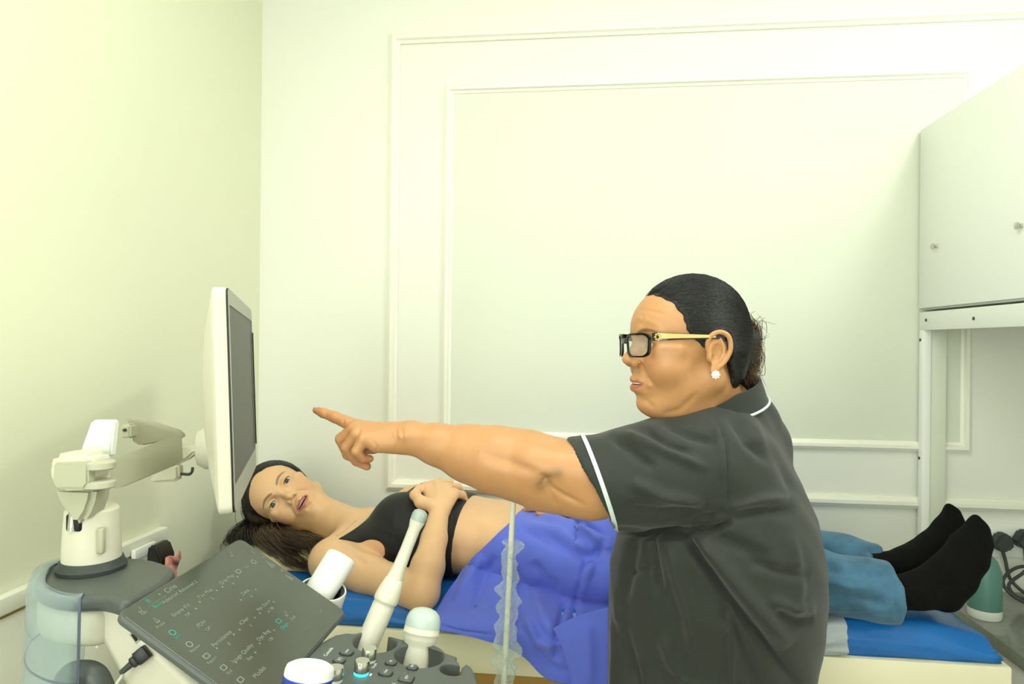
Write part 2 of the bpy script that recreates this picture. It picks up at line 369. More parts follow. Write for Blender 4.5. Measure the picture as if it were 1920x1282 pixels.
# --- console head around the monitor column (top face z 1.092)
ZT = 1.092
def zl(pts, z=ZT): return [tuple(PZ(x, y, z)[:2]) for x, y in pts]
def sm2(pts, n=6):
    p = [np.array((*q, 0.)) for q in pts]; p = p[-1:]+p+p[:2]; o = smooth_path(p, n); return [tuple(q[:2]) for q in o[n:-2*n]]
top_out = zl([(328, 1066), (300, 1052), (262, 1045), (215, 1043), (165, 1045), (112, 1052), (80, 1066), (65, 1085), (72, 1103), (100, 1114), (140, 1118), (186, 1117), (208, 1121), (228, 1126), (256, 1118), (310, 1090)])
top_s = sm2(top_out)
I3 = Matrix.Translation((0, 0, ZT)); plate('console_top', [top_s], I3, .022, M['plastic_dark'], um, .008)
cxy = np.mean(top_s, 0); body_s = sm2(zl([(300, 1062), (262, 1052), (215, 1049), (165, 1050), (114, 1057), (86, 1068), (70, 1085), (77, 1101), (102, 1110), (140, 1114), (184, 1113), (230, 1098)]))
plate('console_body', [body_s], Matrix.Translation((0, 0, ZT-.02)), .050, M['plastic_white'], um, .012)
def xz(pts, Y): return [PY(x, y, Y) for x, y in pts]
def curve_px(pts, n=5): q = smooth_path([(*p, 0) for p in pts], n); return [(a[0], a[1]) for a in q]
neck = curve_px([(120, 1130), (160, 1122), (200, 1122), (222, 1140), (246, 1172), (340, 1262), (420, 1330)], 5)+curve_px([(430, 1480), (330, 1480), (262, 1350), (212, 1250), (176, 1190), (150, 1180), (128, 1176)], 5)
nx_m = Matrix(((1, 0, 0, 0), (0, 0, -1, .815), (0, 1, 0, 0), (0, 0, 0, 1)))
plate('neck', [[(q[0], q[2]) for q in xz(neck, .815)]], nx_m, .12, M['plastic_white'], um, .010)
# pedestal and wheeled base (below the photo)
box('pedestal', (-.50, .80, .16), (-.28, 1.05, .90), M['plastic_white'], um, .03, 4)
box('wheel_base', (-.72, .74, .09), (-.10, 1.08, .165), M['plastic_dark'], um, .03, 4)
for wx in (-.66, -.16):
    for wy in (.80, 1.04):
        lathe('wheel', [(0, -.016), (.044, -.016), (.05, -.01), (.05, .01), (.044, .016), (0, .016)], frame_mtx((wx, wy, .05), (0, 1, 0)), M['rubber'], um, 24)
# rounded grey handle bottom left
tube('side_handle', smooth_path([PY(x, y, .80) for x, y in ((118, 1300), (132, 1268), (155, 1262), (178, 1270), (196, 1310))], 6), .016, M['plastic_dark'], um, 14)
# --- monitor column
cx, cy = PZ(172, 1066, ZT)[:2]
mc = frame_mtx((cx, cy, ZT), (0, 0, 1)); 
lathe('column_foot', [(0, .0005), (.044, .0005), (.045, .006), (.0415, .010), (.0405, .014), (.039, .016), (0, .016)], mc, M['rubber'], um, 48)
col = lathe('column', [(0, .0155), (.0375, .0155), (.0375, .020), (.036, .055), (.034, .085), (.031, .088), (0, .088)], mc, M['plastic_white'], um, 48)
box('slot', (cx-.012, cy-.0372, ZT+.062), (cx+.011, cy-.030, ZT+.086), M['plastic_black'], col, .004, 3)
tube('hinge_pin', [(cx-.003, cy-.034, ZT+.063), (cx-.003, cy-.030, ZT+.10)], .0062, M['chrome'], col, 16)
box('release_button', (cx+.026, cy-.027, ZT+.030), (cx+.036, cy-.018, ZT+.066), M['plastic_arm'], col, .003, 3)
def ppr(name, px, Y, dy, m, bev=.005, parent=um, smooth=0, seg=3):
    pts = [P2(x, y, (Y(x) if callable(Y) else Y)) for x, y in (curve_px(px, smooth) if smooth else px)]
    return prism(name, pts, (0, dy, 0), m, parent, bev, seg)
def P2(x, y, Y): return PY(x, y, Y)
Yc = float(cy)
ppr('column_neck', [(142, 930), (178, 926), (180, 1000), (140, 1004), (144, 965)], Yc-.022, .034, M['plastic_white'], .008, seg=4)
ppr('tilt_cover', [(94, 912), (176, 914), (172, 940), (164, 962), (150, 984), (132, 984), (122, 962), (108, 948)], Yc-.046, .040, M['plastic_arm'], .012, smooth=0, seg=5)
eb = ppr('elbow_block', [(96, 852), (130, 850), (166, 850), (172, 866), (171, 905), (160, 921), (108, 922), (92, 908), (86, 880)], Yc-.055, .042, M['plastic_white'], .012, seg=5)
ppr('swing_cover', [(99, 868), (160, 866), (164, 872), (164, 908), (156, 917), (104, 917), (97, 905)], Yc-.062, .016, M['plastic_arm'], .006, eb, seg=4)
ppr('upright_cover', [(170, 788), (214, 788), (206, 857), (146, 858), (152, 838)], Yc-.004, .014, M['tube_white'], .003)
for y0, y1 in ((863, 879), (899, 914)):
    a_, b_ = P(184, y1, .925), P(184, y0, .925); lathe('fork_lobe', [(0, 0), (.017, 0), (.0195, .002), (.0195, b_[2]-a_[2]-.002), (.017, b_[2]-a_[2]), (0, b_[2]-a_[2])], frame_mtx(a_, (0, 0, 1)), M['plastic_arm'], eb, 32, sx=1.15)
fa = lambda x: .862 + (x-180)/150*.17
ppr('lower_arm', [(206, 864), (214, 860), (314, 819), (328, 824), (330, 866), (318, 876), (216, 918), (206, 912)], fa, .020, M['plastic_arm'], .007, seg=4)
fb = lambda x: 1.0 + (x-240)/100*.08
ppr('upper_arm', [(236, 786), (247, 784), (326, 808), (334, 816), (334, 824), (322, 824), (262, 836), (248, 828), (244, 800)], fb, .022, M['plastic_arm'], .007, seg=4)
hb = ppr('hinge_bracket', [(224, 796), (244, 796), (244, 822), (224, 822)], .985, .02, M['plastic_arm'], .003)
lathe('hinge_pin', [(0, 0), (.0026, 0), (.0026, .003), (0, .003)], frame_mtx(PY(235, 806, .985), (0, -1, 0)), M['steel_dark'], hb, 12)
ppr('monitor_bracket', [(326, 834), (378, 834), (378, 847), (362, 851), (350, 862), (328, 872), (326, 856)], 1.075, .018, M['plastic_white'], .004)
lb = ppr('latch_box', [(278, 896), (296, 878), (334, 870), (334, 897), (328, 903), (282, 906)], 1.06, .018, M['plastic_white'], .004)
tube('hook', smooth_path([PY(x, y, 1.068) for x, y in ((338, 888), (354, 889), (360, 884), (361, 876))], 5), .0024, M['rubber'], lb, 8)
# --- monitor
m0, m1 = v3(P(441, 966, .98)), v3(P(427.5, 536, .985)); up = (m1-m0).normalized(); wv = Vector((-.40, .916, 0)).normalized(); wv = (wv-up*wv.dot(up)).normalized(); nv = up.cross(wv)*1
if nv.x < 0: nv = -nv
MH = (m1-m0).length; MW = .46
mm = Matrix(((wv.x, up.x, nv.x, m0.x), (wv.y, up.y, nv.y, m0.y), (wv.z, up.z, nv.z, m0.z), (0, 0, 0, 1)))
def rrect(x0, x1, y0, y1, r, n=6):
    o = []
    for cx_, cy_, a in ((x1-r, y1-r, 0), (x0+r, y1-r, 90), (x0+r, y0+r, 180), (x1-r, y0+r, 270)):
        for k in range(n+1):
            t = math.radians(a+90*k/n); o.append((cx_+r*math.cos(t), cy_+r*math.sin(t)))
    return o
def loft(name, rings, mtx, m, parent, cap=True, ang=40):
    bm = bmesh.new(); R = [[bm.verts.new(mtx @ Vector(p)) for p in r] for r in rings]
    for a, b in zip(R[:-1], R[1:]):
        for i in range(len(a)): bm.faces.new([a[i], a[(i+1) % len(a)], b[(i+1) % len(a)], b[i]])
    if cap: bm.faces.new(R[0]); bm.faces.new(R[-1])
    return finish(name, bm, m, parent, ang=ang)
def rr3(i, z, r=.014): return [(x, y, z) for x, y in rrect(i, MW-i, i, MH-i, max(r, .004))]
mon = loft('monitor', [rr3(.004, -.002), rr3(.001, -.004), rr3(0, -.007), rr3(0, -.021), rr3(.004, -.024), rr3(.02, -.029, .02), rr3(.05, -.040, .03), rr3(.09, -.049, .03), rr3(.13, -.052, .02)], mm, M['plastic_white'], um)
ri = [(x, y, 0) for x, y in rrect(.012, MW-.010, .040, MH-.026, .003)]; ro = rr3(.003, 0, .012); 
loft('seal', [rr3(.0015, -.0045), rr3(.0015, -.0012), rr3(.012, -.0012)], mm, M['plastic_black'], mon, ang=30)
loft('bezel', [rr3(.003, -.001, .012), ro, ri, [(x, y, -.004) for x, y, _ in ri]], mm, M['bezel'], mon, False, 30)
loft('display', [[(x, y, -.0035) for x, y in rrect(.010, MW-.008, .038, MH-.024, .003)], [(x, y, -.003) for x, y in rrect(.010, MW-.008, .038, MH-.024, .003)]], mm, M['screen_reflect'], mon)
loft('side_strip', [[(x, y, .0005) for x, y in rrect(MW-.011, MW-.003, .05, MH-.05, .002)], [(x, y, .0022) for x, y in rrect(MW-.011, MW-.003, .05, MH-.05, .002)]], mm, M['plastic_black'], mon)
hubp = mm @ Vector((MW*.47, .075, -.053))
lathe('mount_hub', [(0, -.01), (.036, -.01), (.036, .012), (.028, .024), (.014, .028), (0, .028)], frame_mtx(hubp, -nv), M['plastic_white'], um, 32)
# --- touch screen
tL = P(217, 1150, .80); tT = P(450, 1007, 1.06); dLT = tT-tL; dR_ = D(652, 1148)
sR = float(np.dot(tT-CAM, dLT)/np.dot(dR_, dLT)); tR = CAM+sR*dR_
ex = v3(dLT).normalized(); ey = -v3(tR-tT).normalized(); ey = (ey-ex*ey.dot(ex)).normalized(); ez = ex.cross(ey)
TW, TH = float(np.linalg.norm(dLT)), float(np.linalg.norm(tR-tT))
tc_ = v3(tL)+ex*TW/2-ey*TH/2
tm = Matrix(((ex.x, ey.x, ez.x, tc_.x), (ex.y, ey.y, ez.y, tc_.y), (ex.z, ey.z, ez.z, tc_.z), (0, 0, 0, 1)))
ts = plate('touch_screen', [rrect(-TW/2, TW/2, -TH/2, TH/2, .012)], tm, .011, M['plastic_dark'], um, .004)
gl = plate('glass', [rrect(-TW/2+.003, TW/2-.003, -TH/2+.003, TH/2-.003, .010)], tm @ Matrix.Translation((0, 0, .0012)), .0016, M['glass_reflect_tint'], ts, .0006)
plate('rear_housing', [rrect(-TW/2+.03, TW/2-.02, -TH/2+.012, TH/2-.035, .03)], tm @ Matrix.Translation((0, 0, -.011)), .020, M['plastic_black'], ts, .006)
def tloc(x, y, lift=.0015):
    q = v3(onplane(x, y, tL, (ez.x, ez.y, ez.z))); q = tm.inverted() @ q; return tm @ Matrix.Translation((q.x, q.y, lift))
def z2(a, b): return 200+a/3.84, 980+b/3.84
for s_, a, b, sz, mk in (('B', 295, 570, .009, 't'), ('Basic', 362, 598, .0075, 't'), ('Cine', 456, 480, .011, 'g'), ('Advanced 1', 466, 540, .0075, 'g'), ('Advanced 2', 583, 465, .0075, 'g'),
        ('Biopsy Kit', 530, 635, .008, 'g'), ('Off', 580, 668, .0065, 'g'), ('Tint Map', 705, 515, .008, 'g'), ('2', 757, 550, .007, 'g'), ('Gray Map', 862, 412, .008, 'g'), ('9', 910, 446, .007, 'g'),
        ('PDH', 678, 735, .008, 'g'), ('Off', 727, 770, .0065, 'g'), ('iClear', 985, 712, .008, 'g'), ('1', 1035, 745, .007, 'g'), ('Dens', 995, 505, .008, 'g'), ('4', 1040, 538, .007, 'g'),
        ('Persistence', 825, 840, .0085, 'g'), ('0', 878, 878, .007, 'g'), ('Image Quality', 975, 945, .008, 'g'), ('Res', 1027, 980, .0065, 'g'), ('Dyn Rng', 1125, 815, .008, 'g'), ('120', 1178, 846, .0065, 'g'),
        ('Pan Zoom', 1128, 600, .0075, 'g'), ('x1.38', 1176, 632, .007, 'g'), ('Single', 1277, 748, .0075, 't'), ('Dual', 1336, 690, .007, 'g'), ('Modes', 1095, 1082, .009, 'g'),
        ('Edit', 266, 655, .006, 'g'), ('Probe', 385, 742, .006, 'g'), ('Scan', 510, 825, .006, 't'), ('Review', 632, 912, .006, 'g'), ('Report', 755, 995, .006, 'g'), ('End', 880, 1080, .006, 'g'), ('Size', 1005, 322, .006, 'g'), ('F2', 1540, 640, .006, 'g'), ('. . .', 1430, 752, .008, 'g')):
    px, py = z2(a, b); text('screen_text', s_, sz, tloc(px, py), M['ink_teal' if mk == 't' else 'ink'], ts, .0001)
for a, b, kind in ((232, 632, 0), (350, 705, 1), (470, 795, 2), (592, 880, 2), (715, 965, 3), (838, 1048, 3), (960, 1135, 3), (945, 355, 3), (1055, 285, 2), (1235, 712, 3), (1285, 660, 0), (890, 232, 0)):
    px, py = z2(a, b); mt = tloc(px, py); w = .0045
    o_ = {0: [(-w, -w*.6), (w, w), (0, -w)], 1: [(-w*.7, -w), (w*.7, -w), (0, w)], 2: superell(0, 0, w, w, 2, 16), 3: superell(0, 0, w, w*.8, 6, 16)}[kind]
    inner = [(x*.72, y*.72) for x, y in o_]
    plate('screen_icon', [o_, inner], mt, .0003, M['ink_teal' if (a, b) in ((470, 795), (1235, 712)) else 'ink'], ts, .0)
for a, b in ((668, 575), (790, 492), (830, 468), (938, 392), (640, 622), (965, 560), (1070, 485), (955, 775), (1065, 686), (1100, 655), (1200, 575), (912, 808), (790, 908), (1100, 873), (1202, 778), (930, 1010), (1068, 938), (378, 520)):
    px, py = z2(a, b); plate('screen_icon', [[(-.001, -.0018), (-.001, .0018), (.0014, 0)]], tloc(px, py), .0003, M['ink'], ts, 0.)
px, py = z2(362, 568); plate('screen_line', [[(-.016, -.0002), (.016, -.0002), (.016, .0002), (-.016, .0002)]], tloc(px, py), .0003, M['ink'], ts, 0.)
# pale patches imitating reflections, laid as thin plates on the glass
for a, b, w, h in ((1170, 300, .006, .009), (1305, 390, .0045, .009), (1037, 210, .002, .007), (1255, 345, .004, .003), (1125, 250, .003, .002)):
    px, py = z2(a, b); plate('reflection_mark', [[(-w, -h), (w*.9, -h*.9), (w*.3, 0), (-w*.1, h), (-w*.6, h*.2)]], tloc(px, py), .0003, M['glare'], ts, 0.)
# --- control panel with probe holders
pn = Vector((.10, 0, .995)).normalized(); pp = Vector((-.25, .85, .985)); py_ = Vector((0, 1, 0)); px_ = py_.cross(pn)
pm = Matrix(((px_.x, py_.x, pn.x, pp.x), (px_.y, py_.y, pn.y, pp.y), (px_.z, py_.z, pn.z, pp.z), (0, 0, 0, 1))); pmi = pm.inverted()
def ploc(x, y): q = pmi @ v3(onplane(x, y, pp, pn)); return (q.x, q.y)
def pl_m(x, y, l=0.): q = ploc(x, y); return pm @ Matrix.Translation((q[0], q[1], l))
h2 = ploc(786, 1228); h1 = ploc(703, 1203); h3 = ploc(848, 1254)
def arc(c, r, a0, a1, n=18): return [(c[0]+r*math.cos(math.radians(a0+(a1-a0)*k/n)), c[1]+r*math.sin(math.radians(a0+(a1-a0)*k/n))) for k in range(n+1)]
out = [ploc(*q) for q in ((897, 1288), (902, 1340), (870, 1440), (720, 1520), (500, 1500), (470, 1330), (560, 1250), (600, 1205), (628, 1190), (650, 1186))]
bk = ploc(664, 1187); 
out += [bk] + arc(h1, .031, 118, 118+290, 26)[1:-2]
out += [ploc(728, 1191), ploc(790, 1207), ploc(857, 1231)] + [ploc(857, 1238)] + arc(h3, .0165, 60, 320, 20) + [ploc(866, 1250), ploc(874, 1243), ploc(884, 1250), ploc(892, 1265)]
cp = plate('control_panel', [out, ell(h2[0], h2[1], .034, .034, 40)], pm, .036, M['plastic_dark'], um, .003)
def button(x, y, w, h, txt=None, sz=.004, e=3):
    q = ploc(x, y); plate('button_well', [superell(q[0], q[1], w+.0013, h+.0013, e)], pm @ Matrix.Translation((0, 0, .0004)), .0012, M['plastic_black'], cp, .0003)
    b = plate('button', [superell(q[0], q[1], w, h, e)], pm @ Matrix.Translation((0, 0, .0028)), .004, M['plastic_dark'], cp, .0012)
    if txt: text('button_print', txt, sz, pm @ Matrix.Translation((q[0], q[1], .0030)) @ Matrix.Rotation(PI/2, 4, 'Z'), M['ink_white'], b, .0001)
button(650, 1224, .0085, .0075, 'Undo', .0045); button(636, 1239, .0075, .0065, '[=]', .006); button(733, 1243, .007, .0065, 'M', .006); button(773, 1252, .007, .006, 'PD', .005)
button(723, 1262, .0085, .0075, 'Clear', .0045); button(762, 1273, .009, .0085, '(X)=', .005, 5)
for x, y, s_, z_ in ((616, 1222, 'Console', .0075), (702, 1248, 'Depth', .0055), (722, 1264, '', .004), (738, 1281, 'L', .006), (757, 1262, '. . . .', .004)):
    if s_: text('panel_print', s_, z_, pl_m(x, y, .0003) @ Matrix.Rotation(PI/2, 4, 'Z'), M['ink_white'], cp, .0001)
plate('indicator', [superell(0, 0, .0012, .003, 4, 16)], pl_m(695, 1265, .0004), .0008, M['ink_white'], cp, .0)
for x, y, glow in ((691, 1239, 0), (677, 1263, 1), (628, 1276, 0)):
    k = lathe('knob', [(0, .004), (.0098, .004), (.0098, .0165), (.0088, .0178), (0, .0178)], pl_m(x, y), M['chrome'], cp, 36)
    lathe('ring_light', [(0, .0003), (.0094, .0003), (.0094, .0042), (0, .0042)], pl_m(x, y), M['teal_glow'] if glow else M['ink_white'], k, 30)
# usb port on the neck side, facing the camera
Yu = .8145
us = ppr('usb_port', [(241, 1189), (250, 1183), (262, 1200), (254, 1208)], Yu-.001, .003, M['chrome'], .0006)
ppr('slot', [(245, 1190), (249, 1187), (258, 1200), (254, 1203)], Yu-.0018, .003, M['plastic_black'], 0, us)
# --- clear plastic guard hooked over the console end
gd = empty('clear_guard', 'clear bluish plastic guard and tray hooked on the rounded left end of the machine', 'plastic guard')
arcpx = [(252, 1046), (165, 1041), (110, 1049), (74, 1063), (59, 1085), (64, 1105), (95, 1120), (135, 1126), (150, 1123)]
a3 = [np.array(q) for q in smooth_path([PZ(x, y, ZT+.004) for x, y in arcpx[1:]], 8)]
cc = np.array([cx+.02, cy, 0]); v = []; f = []
levels = [(0., -.016, .0), (0., 0., -.001), (0, .002, -.010), (0, .004, -.06), (0, .006, -.10), (0, .010, -.15), (0, .03, -.19), (0, .05, -.26)]
n = len(a3)
for _, off, dz in levels:
    for p in a3:
        d = p-cc; d[2] = 0; d /= np.linalg.norm(d); q = p+d*off; v.append((max(q[0], -.985), q[1], q[2]+dz))
for k in range(len(levels)-1):
    for i in range(n-1): f.append((k*n+i, k*n+i+1, (k+1)*n+i+1, (k+1)*n+i))
g = arrmesh('guard_shell', v, f, M['clear'], gd); sm = g.modifiers.new('s', 'SOLIDIFY'); sm.thickness = .003
def lvl(k): return [v[k*n+i] for i in range(n)]
tube('rim', lvl(0), .0014, M['edge'], gd, 8); tube('rim', [v[k*n+n-1] for k in range(len(levels))], .0018, M['edge'], gd, 8)
tube('seam', lvl(4), .0014, M['edge'], gd, 8)
tray = [v[(len(levels)-1)*n+i] for i in range(n)]
box('tray_wall', (-.985, .62, .80), (-.64, .623, .90), M['clear'], gd, .001); box('tray_floor', (-.985, .62, .797), (-.64, .96, .80), M['clear'], gd, .0005)
tube('rim', [(-.66, .86, .925), (-.66, .78, .91), (-.70, .62, .902), (-.985, .62, .902)], .002, M['edge'], gd, 8)
# --- usb plug with white cord
up_ = empty('usb_cable', 'black USB plug with pale cord plugged into the side of the machine', 'cable')
pa, pb = PY(277, 1219, .811), PY(240, 1250, .801); dirv = v3(pb-pa); L_ = dirv.length; um_ = frame_mtx(pa, dirv, (0, 1, 0))
bm = bmesh.new(); bm_box(bm, (-.006, -.009, 0), (.006, .009, L_*.55), .0015, 2, um_); bm_box(bm, (-.005, -.007, L_*.54), (.005, .007, L_*.8), .002, 2, um_); finish('plug_body', bm, M['plastic_black'], up_)
lathe('strain_relief', [(0, 0), (.0045, 0), (.0032, .016), (0, .016)], um_ @ Matrix.Translation((0, 0, L_*.8)), M['rubber'], up_, 14)
tube('cord', smooth_path([um_ @ Vector((0, 0, L_*.8+.013)), PY(228, 1268, .797), PY(216, 1290, .795), PY(214, 1340, .81), PY(250, 1420, .80)], 8), .0022, M['cord'], up_)
#@@PROBES
def axis(p0, p1): d = v3(p1)-v3(p0); return d, d.length
# endocavity probe
pe = empty('slim_probe', 'long slim off-white ultrasound probe with grey rounded tip in the middle holder', 'ultrasound probe')
b0, b1 = P(680, 1228, 1.0), P(722, 1130, 1.0); b1 = P(722, 1128, 1.02); b2 = P(787, 966, 1.04)
d, L1 = axis(b0, b1); mh = frame_mtx(b0, d)
lathe('handle', [(0, -.03), (.013, -.03), (.0160, 0), (.0168, L1*.35), (.0168, L1*.93), (.0162, L1*.985), (.0178, L1), (.0184, L1*1.03), (.0184, L1*1.12), (.0165, L1*1.28), (.0130, L1*1.45), (.0, L1*1.46)], mh, M['probe'], pe, 40, ang=80)
e0 = mh @ Vector((0, 0, L1*1.40)); d2, L2 = axis(e0, b2); ms = frame_mtx(e0, d2)
lathe('shaft', [(0, 0), (.0134, 0), (.0100, L2*.22), (.0090, L2*.5), (.0092, L2*.8), (.0112, L2*.88), (.0118, L2*.92), (0, L2*.93)], ms, M['probe'], pe, 32, ang=80)
lathe('tip', [(0, L2*.90), (.0116, L2*.915), (.0119, L2*1.0), (.0104, L2*1.05), (.006, L2*1.08), (0, L2*1.085)], ms, M['probe_tip'], pe, 32, ang=80)
# volume probe
pv = empty('dome_probe', 'thick off-white ultrasound probe with pale rounded dome in the right holder', 'ultrasound probe')
b0, b1 = P(778, 1250, .985), P(793, 1168, 1.0); d, L1 = axis(b0, b1); mv = frame_mtx(b0, d, (0, 1, 0))
lathe('handle', [(0, -.03), (.019, -.03), (.0215, 0), (.0222, L1*.3), (.0216, L1*.46), (.0218, L1*.5), (.0245, L1*.60), (.0258, L1*.68), (.0260, L1*.76), (.0266, L1*.77), (.0266, L1*.80), (.0260, L1*.81), (.0258, L1*.9), (.0250, L1*.93), (0, L1*.93)], mv, M['probe'], pv, 44, sx=.92, sy=1., ang=80)
lathe('dome', [(0, L1*.85), (.0254, L1*.86), (.0258, L1*.98), (.0250, L1*1.10), (.0222, L1*1.22), (.0165, L1*1.31), (.009, L1*1.355), (0, L1*1.37)], mv, M['probe_dome'], pv, 44, sx=.92, ang=80)
for k in range(5):
    a = math.radians(-62+k*0); zz = L1*(.28+.10*k if k < 2 else .62+.07*(k-2)); rr = .0219 if k < 2 else .0256
    tube('grip_rib', [mv @ Vector((rr*.92*math.cos(t), rr*math.sin(t), zz+.006*(t+.6))) for t in np.linspace(-1.1, -.2, 8)], .0011, M['probe'], pv, 6)
# white cylinder probe in holder behind the screen
pw = empty('capped_probe', 'smooth white cylinder with flat top tilted in a round holder behind the touch screen', 'ultrasound probe')
b0, b1 = P(588, 1128, 1.07), P(640, 1045, 1.11); d, L1 = axis(b0, b1); mw = frame_mtx(b0, d)
lathe('handle', [(0, -.03), (.0235, -.03), (.0248, L1*.3), (.0258, L1*.95), (.0244, L1*1.02), (.021, L1*1.045), (0, L1*1.05)], mw, M['tube_white'], pw, 44, sy=.85, ang=50)
hr = empty('probe_holder', 'round white holder ring with grey lining behind the touch screen', 'holder'); hr['label'] = 'round white ring holder with grey lining around the white cylinder'
hm = frame_mtx(P(606, 1106, 1.075), (.25, -.1, .96))
lathe('ring', [(.034, -.03), (.0365, 0), (.0355, .003), (.0335, .003), (.0330, -.03)], hm, M['tube_white'], hr, 48, ang=30); lathe('lining', [(.0330, -.028), (.0333, .0015), (.0285, -.001), (.0275, -.03)], hm, M['rubber'], hr, 48, ang=30)
tube('bracket', [v3(P(606, 1106, 1.075))+Vector((0, -.03, -.03)), Vector((-.44, .99, .98)), Vector((-.40, .94, .93))], .012, M['plastic_dark'], hr)
# gel bottle standing on the panel
gb = empty('gel_bottle', 'white gel bottle with blue rim standing on the control panel at the bottom edge', 'bottle')
bc = v3(P(583, 1243, .76)); bb = v3(P(565, 1345, .75)); d = bc-bb; L1 = d.length; mg = frame_mtx(bb, d)
lathe('bottle_body', [(0, 0), (.0245, 0), (.026, .004), (.026, L1*.72), (0, L1*.72)], mg, M['bottle_blue'], gb, 44)
lathe('cap', [(.0255, L1*.70), (.0268, L1*.72), (.0268, L1*.86), (.0255, L1*.94), (.021, L1*.985), (.0195, L1*.975), (0, L1*.972)], mg, M['tube_white'], gb, 44)
lathe('rim', [(.0266, L1*.705), (.0276, L1*.715), (.0276, L1*.755), (.0266, L1*.77)], mg, M['bottle_blue'], gb, 44)
bm = bmesh.new(); rr = .0263
ra = [[bm.verts.new(mg @ Vector((rr*math.cos(t), rr*math.sin(t), L1*z))) for t in np.linspace(-2.9+2.0, -.4+2.1, 20)] for z in (.1, .66)]
for i in range(19): bm.faces.new([ra[0][i], ra[0][i+1], ra[1][i+1], ra[1][i]])
finish('label_sheet', bm, M['label'], gb)
# rod with crumpled film
rod = empty('covered_rod', 'thin ivory rod wrapped in crumpled clear film standing before the blue drape', 'rod')
r0_, r1_ = v3(P(944, 1300, 1.23)), v3(P(963, 925, 1.23)); dr = (r1_-r0_).normalized(); foot = r0_ + dr*(-r0_.z/dr.z)
tube('stick', [foot+dr*.002, r1_], .0052, M['rod'], rod, 16)
rr_ = np.random.default_rng(5); v = []; f = []; nn = 30; zz = [P(946, y, 1.23)[2] for y in np.linspace(1330, 1012, 110)]
wpx = lambda y: (19+3*math.sin(y/25)) if y < 1150 else (21+4*math.sin(y/31))
for i, z in enumerate(zz):
    q = foot+dr*((z-foot.z)/dr.z); ypx = proj(np.array(q))[1]; base = wpx(ypx)*1.23/1280
    i_ = i*.5; jit = .003*math.sin(i_*1.1)+.002*math.sin(i_*.6+1)
    for k in range(nn):
        a = 2*PI*k/nn; r = base*(.85+.13*math.sin(3*a+i_*.4)+.08*math.sin(5*a-i_*.6+1)+.15*math.sin(i_*.75+a)+.05*math.sin(i_*1.5+2*a))+rr_.normal(0, .0003)
        v.append((q.x+r*math.cos(a)+jit, q.y+r*.8*math.sin(a), z+.002*math.sin(2*a+i_)+rr_.normal(0, .0006)))
for i in range(len(zz)-1):
    for k in range(nn): f.append((i*nn+k, i*nn+(k+1) % nn, (i+1)*nn+(k+1) % nn, (i+1)*nn+k))
arrmesh('film', v, f, M['film'], rod, False)
# small things by the left wall: socket plate, black adaptor, wrapper
c = PX(271, 1031, XL+.03)
sk = box('wall_switch', (XL+.0225, c[1]-.035, c[2]-.012), (XL+.034, c[1]+.035, c[2]+.010), M['tube_white'], None, .003); tag(sk, 'small white double switch on the white board behind the machine column', 'switch')
c = PY(288, 1042, 1.30); ad = prism('power_adaptor', [PY(x, y, 1.30) for x, y in ((274, 1040), (277, 1024), (292, 1024), (301, 1048), (300, 1120), (272, 1120))], (0, .05, 0), M['plastic_black'], None, .004)
tag(ad, 'black wedge-shaped adaptor beside the white board, behind the machine top', 'adaptor')
bm = bmesh.new(); W2 = [[P(x, y, t) for x, y, t in row] for row in (((306, 1119, 1.40), (310, 1045, 1.39), (318, 1041, 1.41), (330, 1043, 1.39), (336, 1029, 1.40)), ((318, 1117, 1.42), (320, 1058, 1.41), (326, 1050, 1.42), (334, 1048, 1.41), (339, 1036, 1.40)), ((335, 1115, 1.43), (331, 1070, 1.42), (333, 1060, 1.43), (337, 1052, 1.42), (340, 1046, 1.41)))]
R_ = [[bm.verts.new(v3(q)) for q in r] for r in W2]
for a, b in zip(R_[:-1], R_[1:]):
    for i in range(4): bm.faces.new([a[i], a[i+1], b[i+1], b[i]])
wp = finish('snack_wrapper', bm, M['red_print']); md = wp.modifiers.new('s', 'SOLIDIFY'); md.thickness = .001
tag(wp, 'small crumpled red and cream wrapper poking up behind the machine top', 'wrapper')
#@@PEOPLE
from mathutils.bvhtree import BVHTree
def bvh(V, F): return BVHTree.FromPolygons([tuple(q) for q in V.tolist()], [tuple(q) for q in F.tolist()])
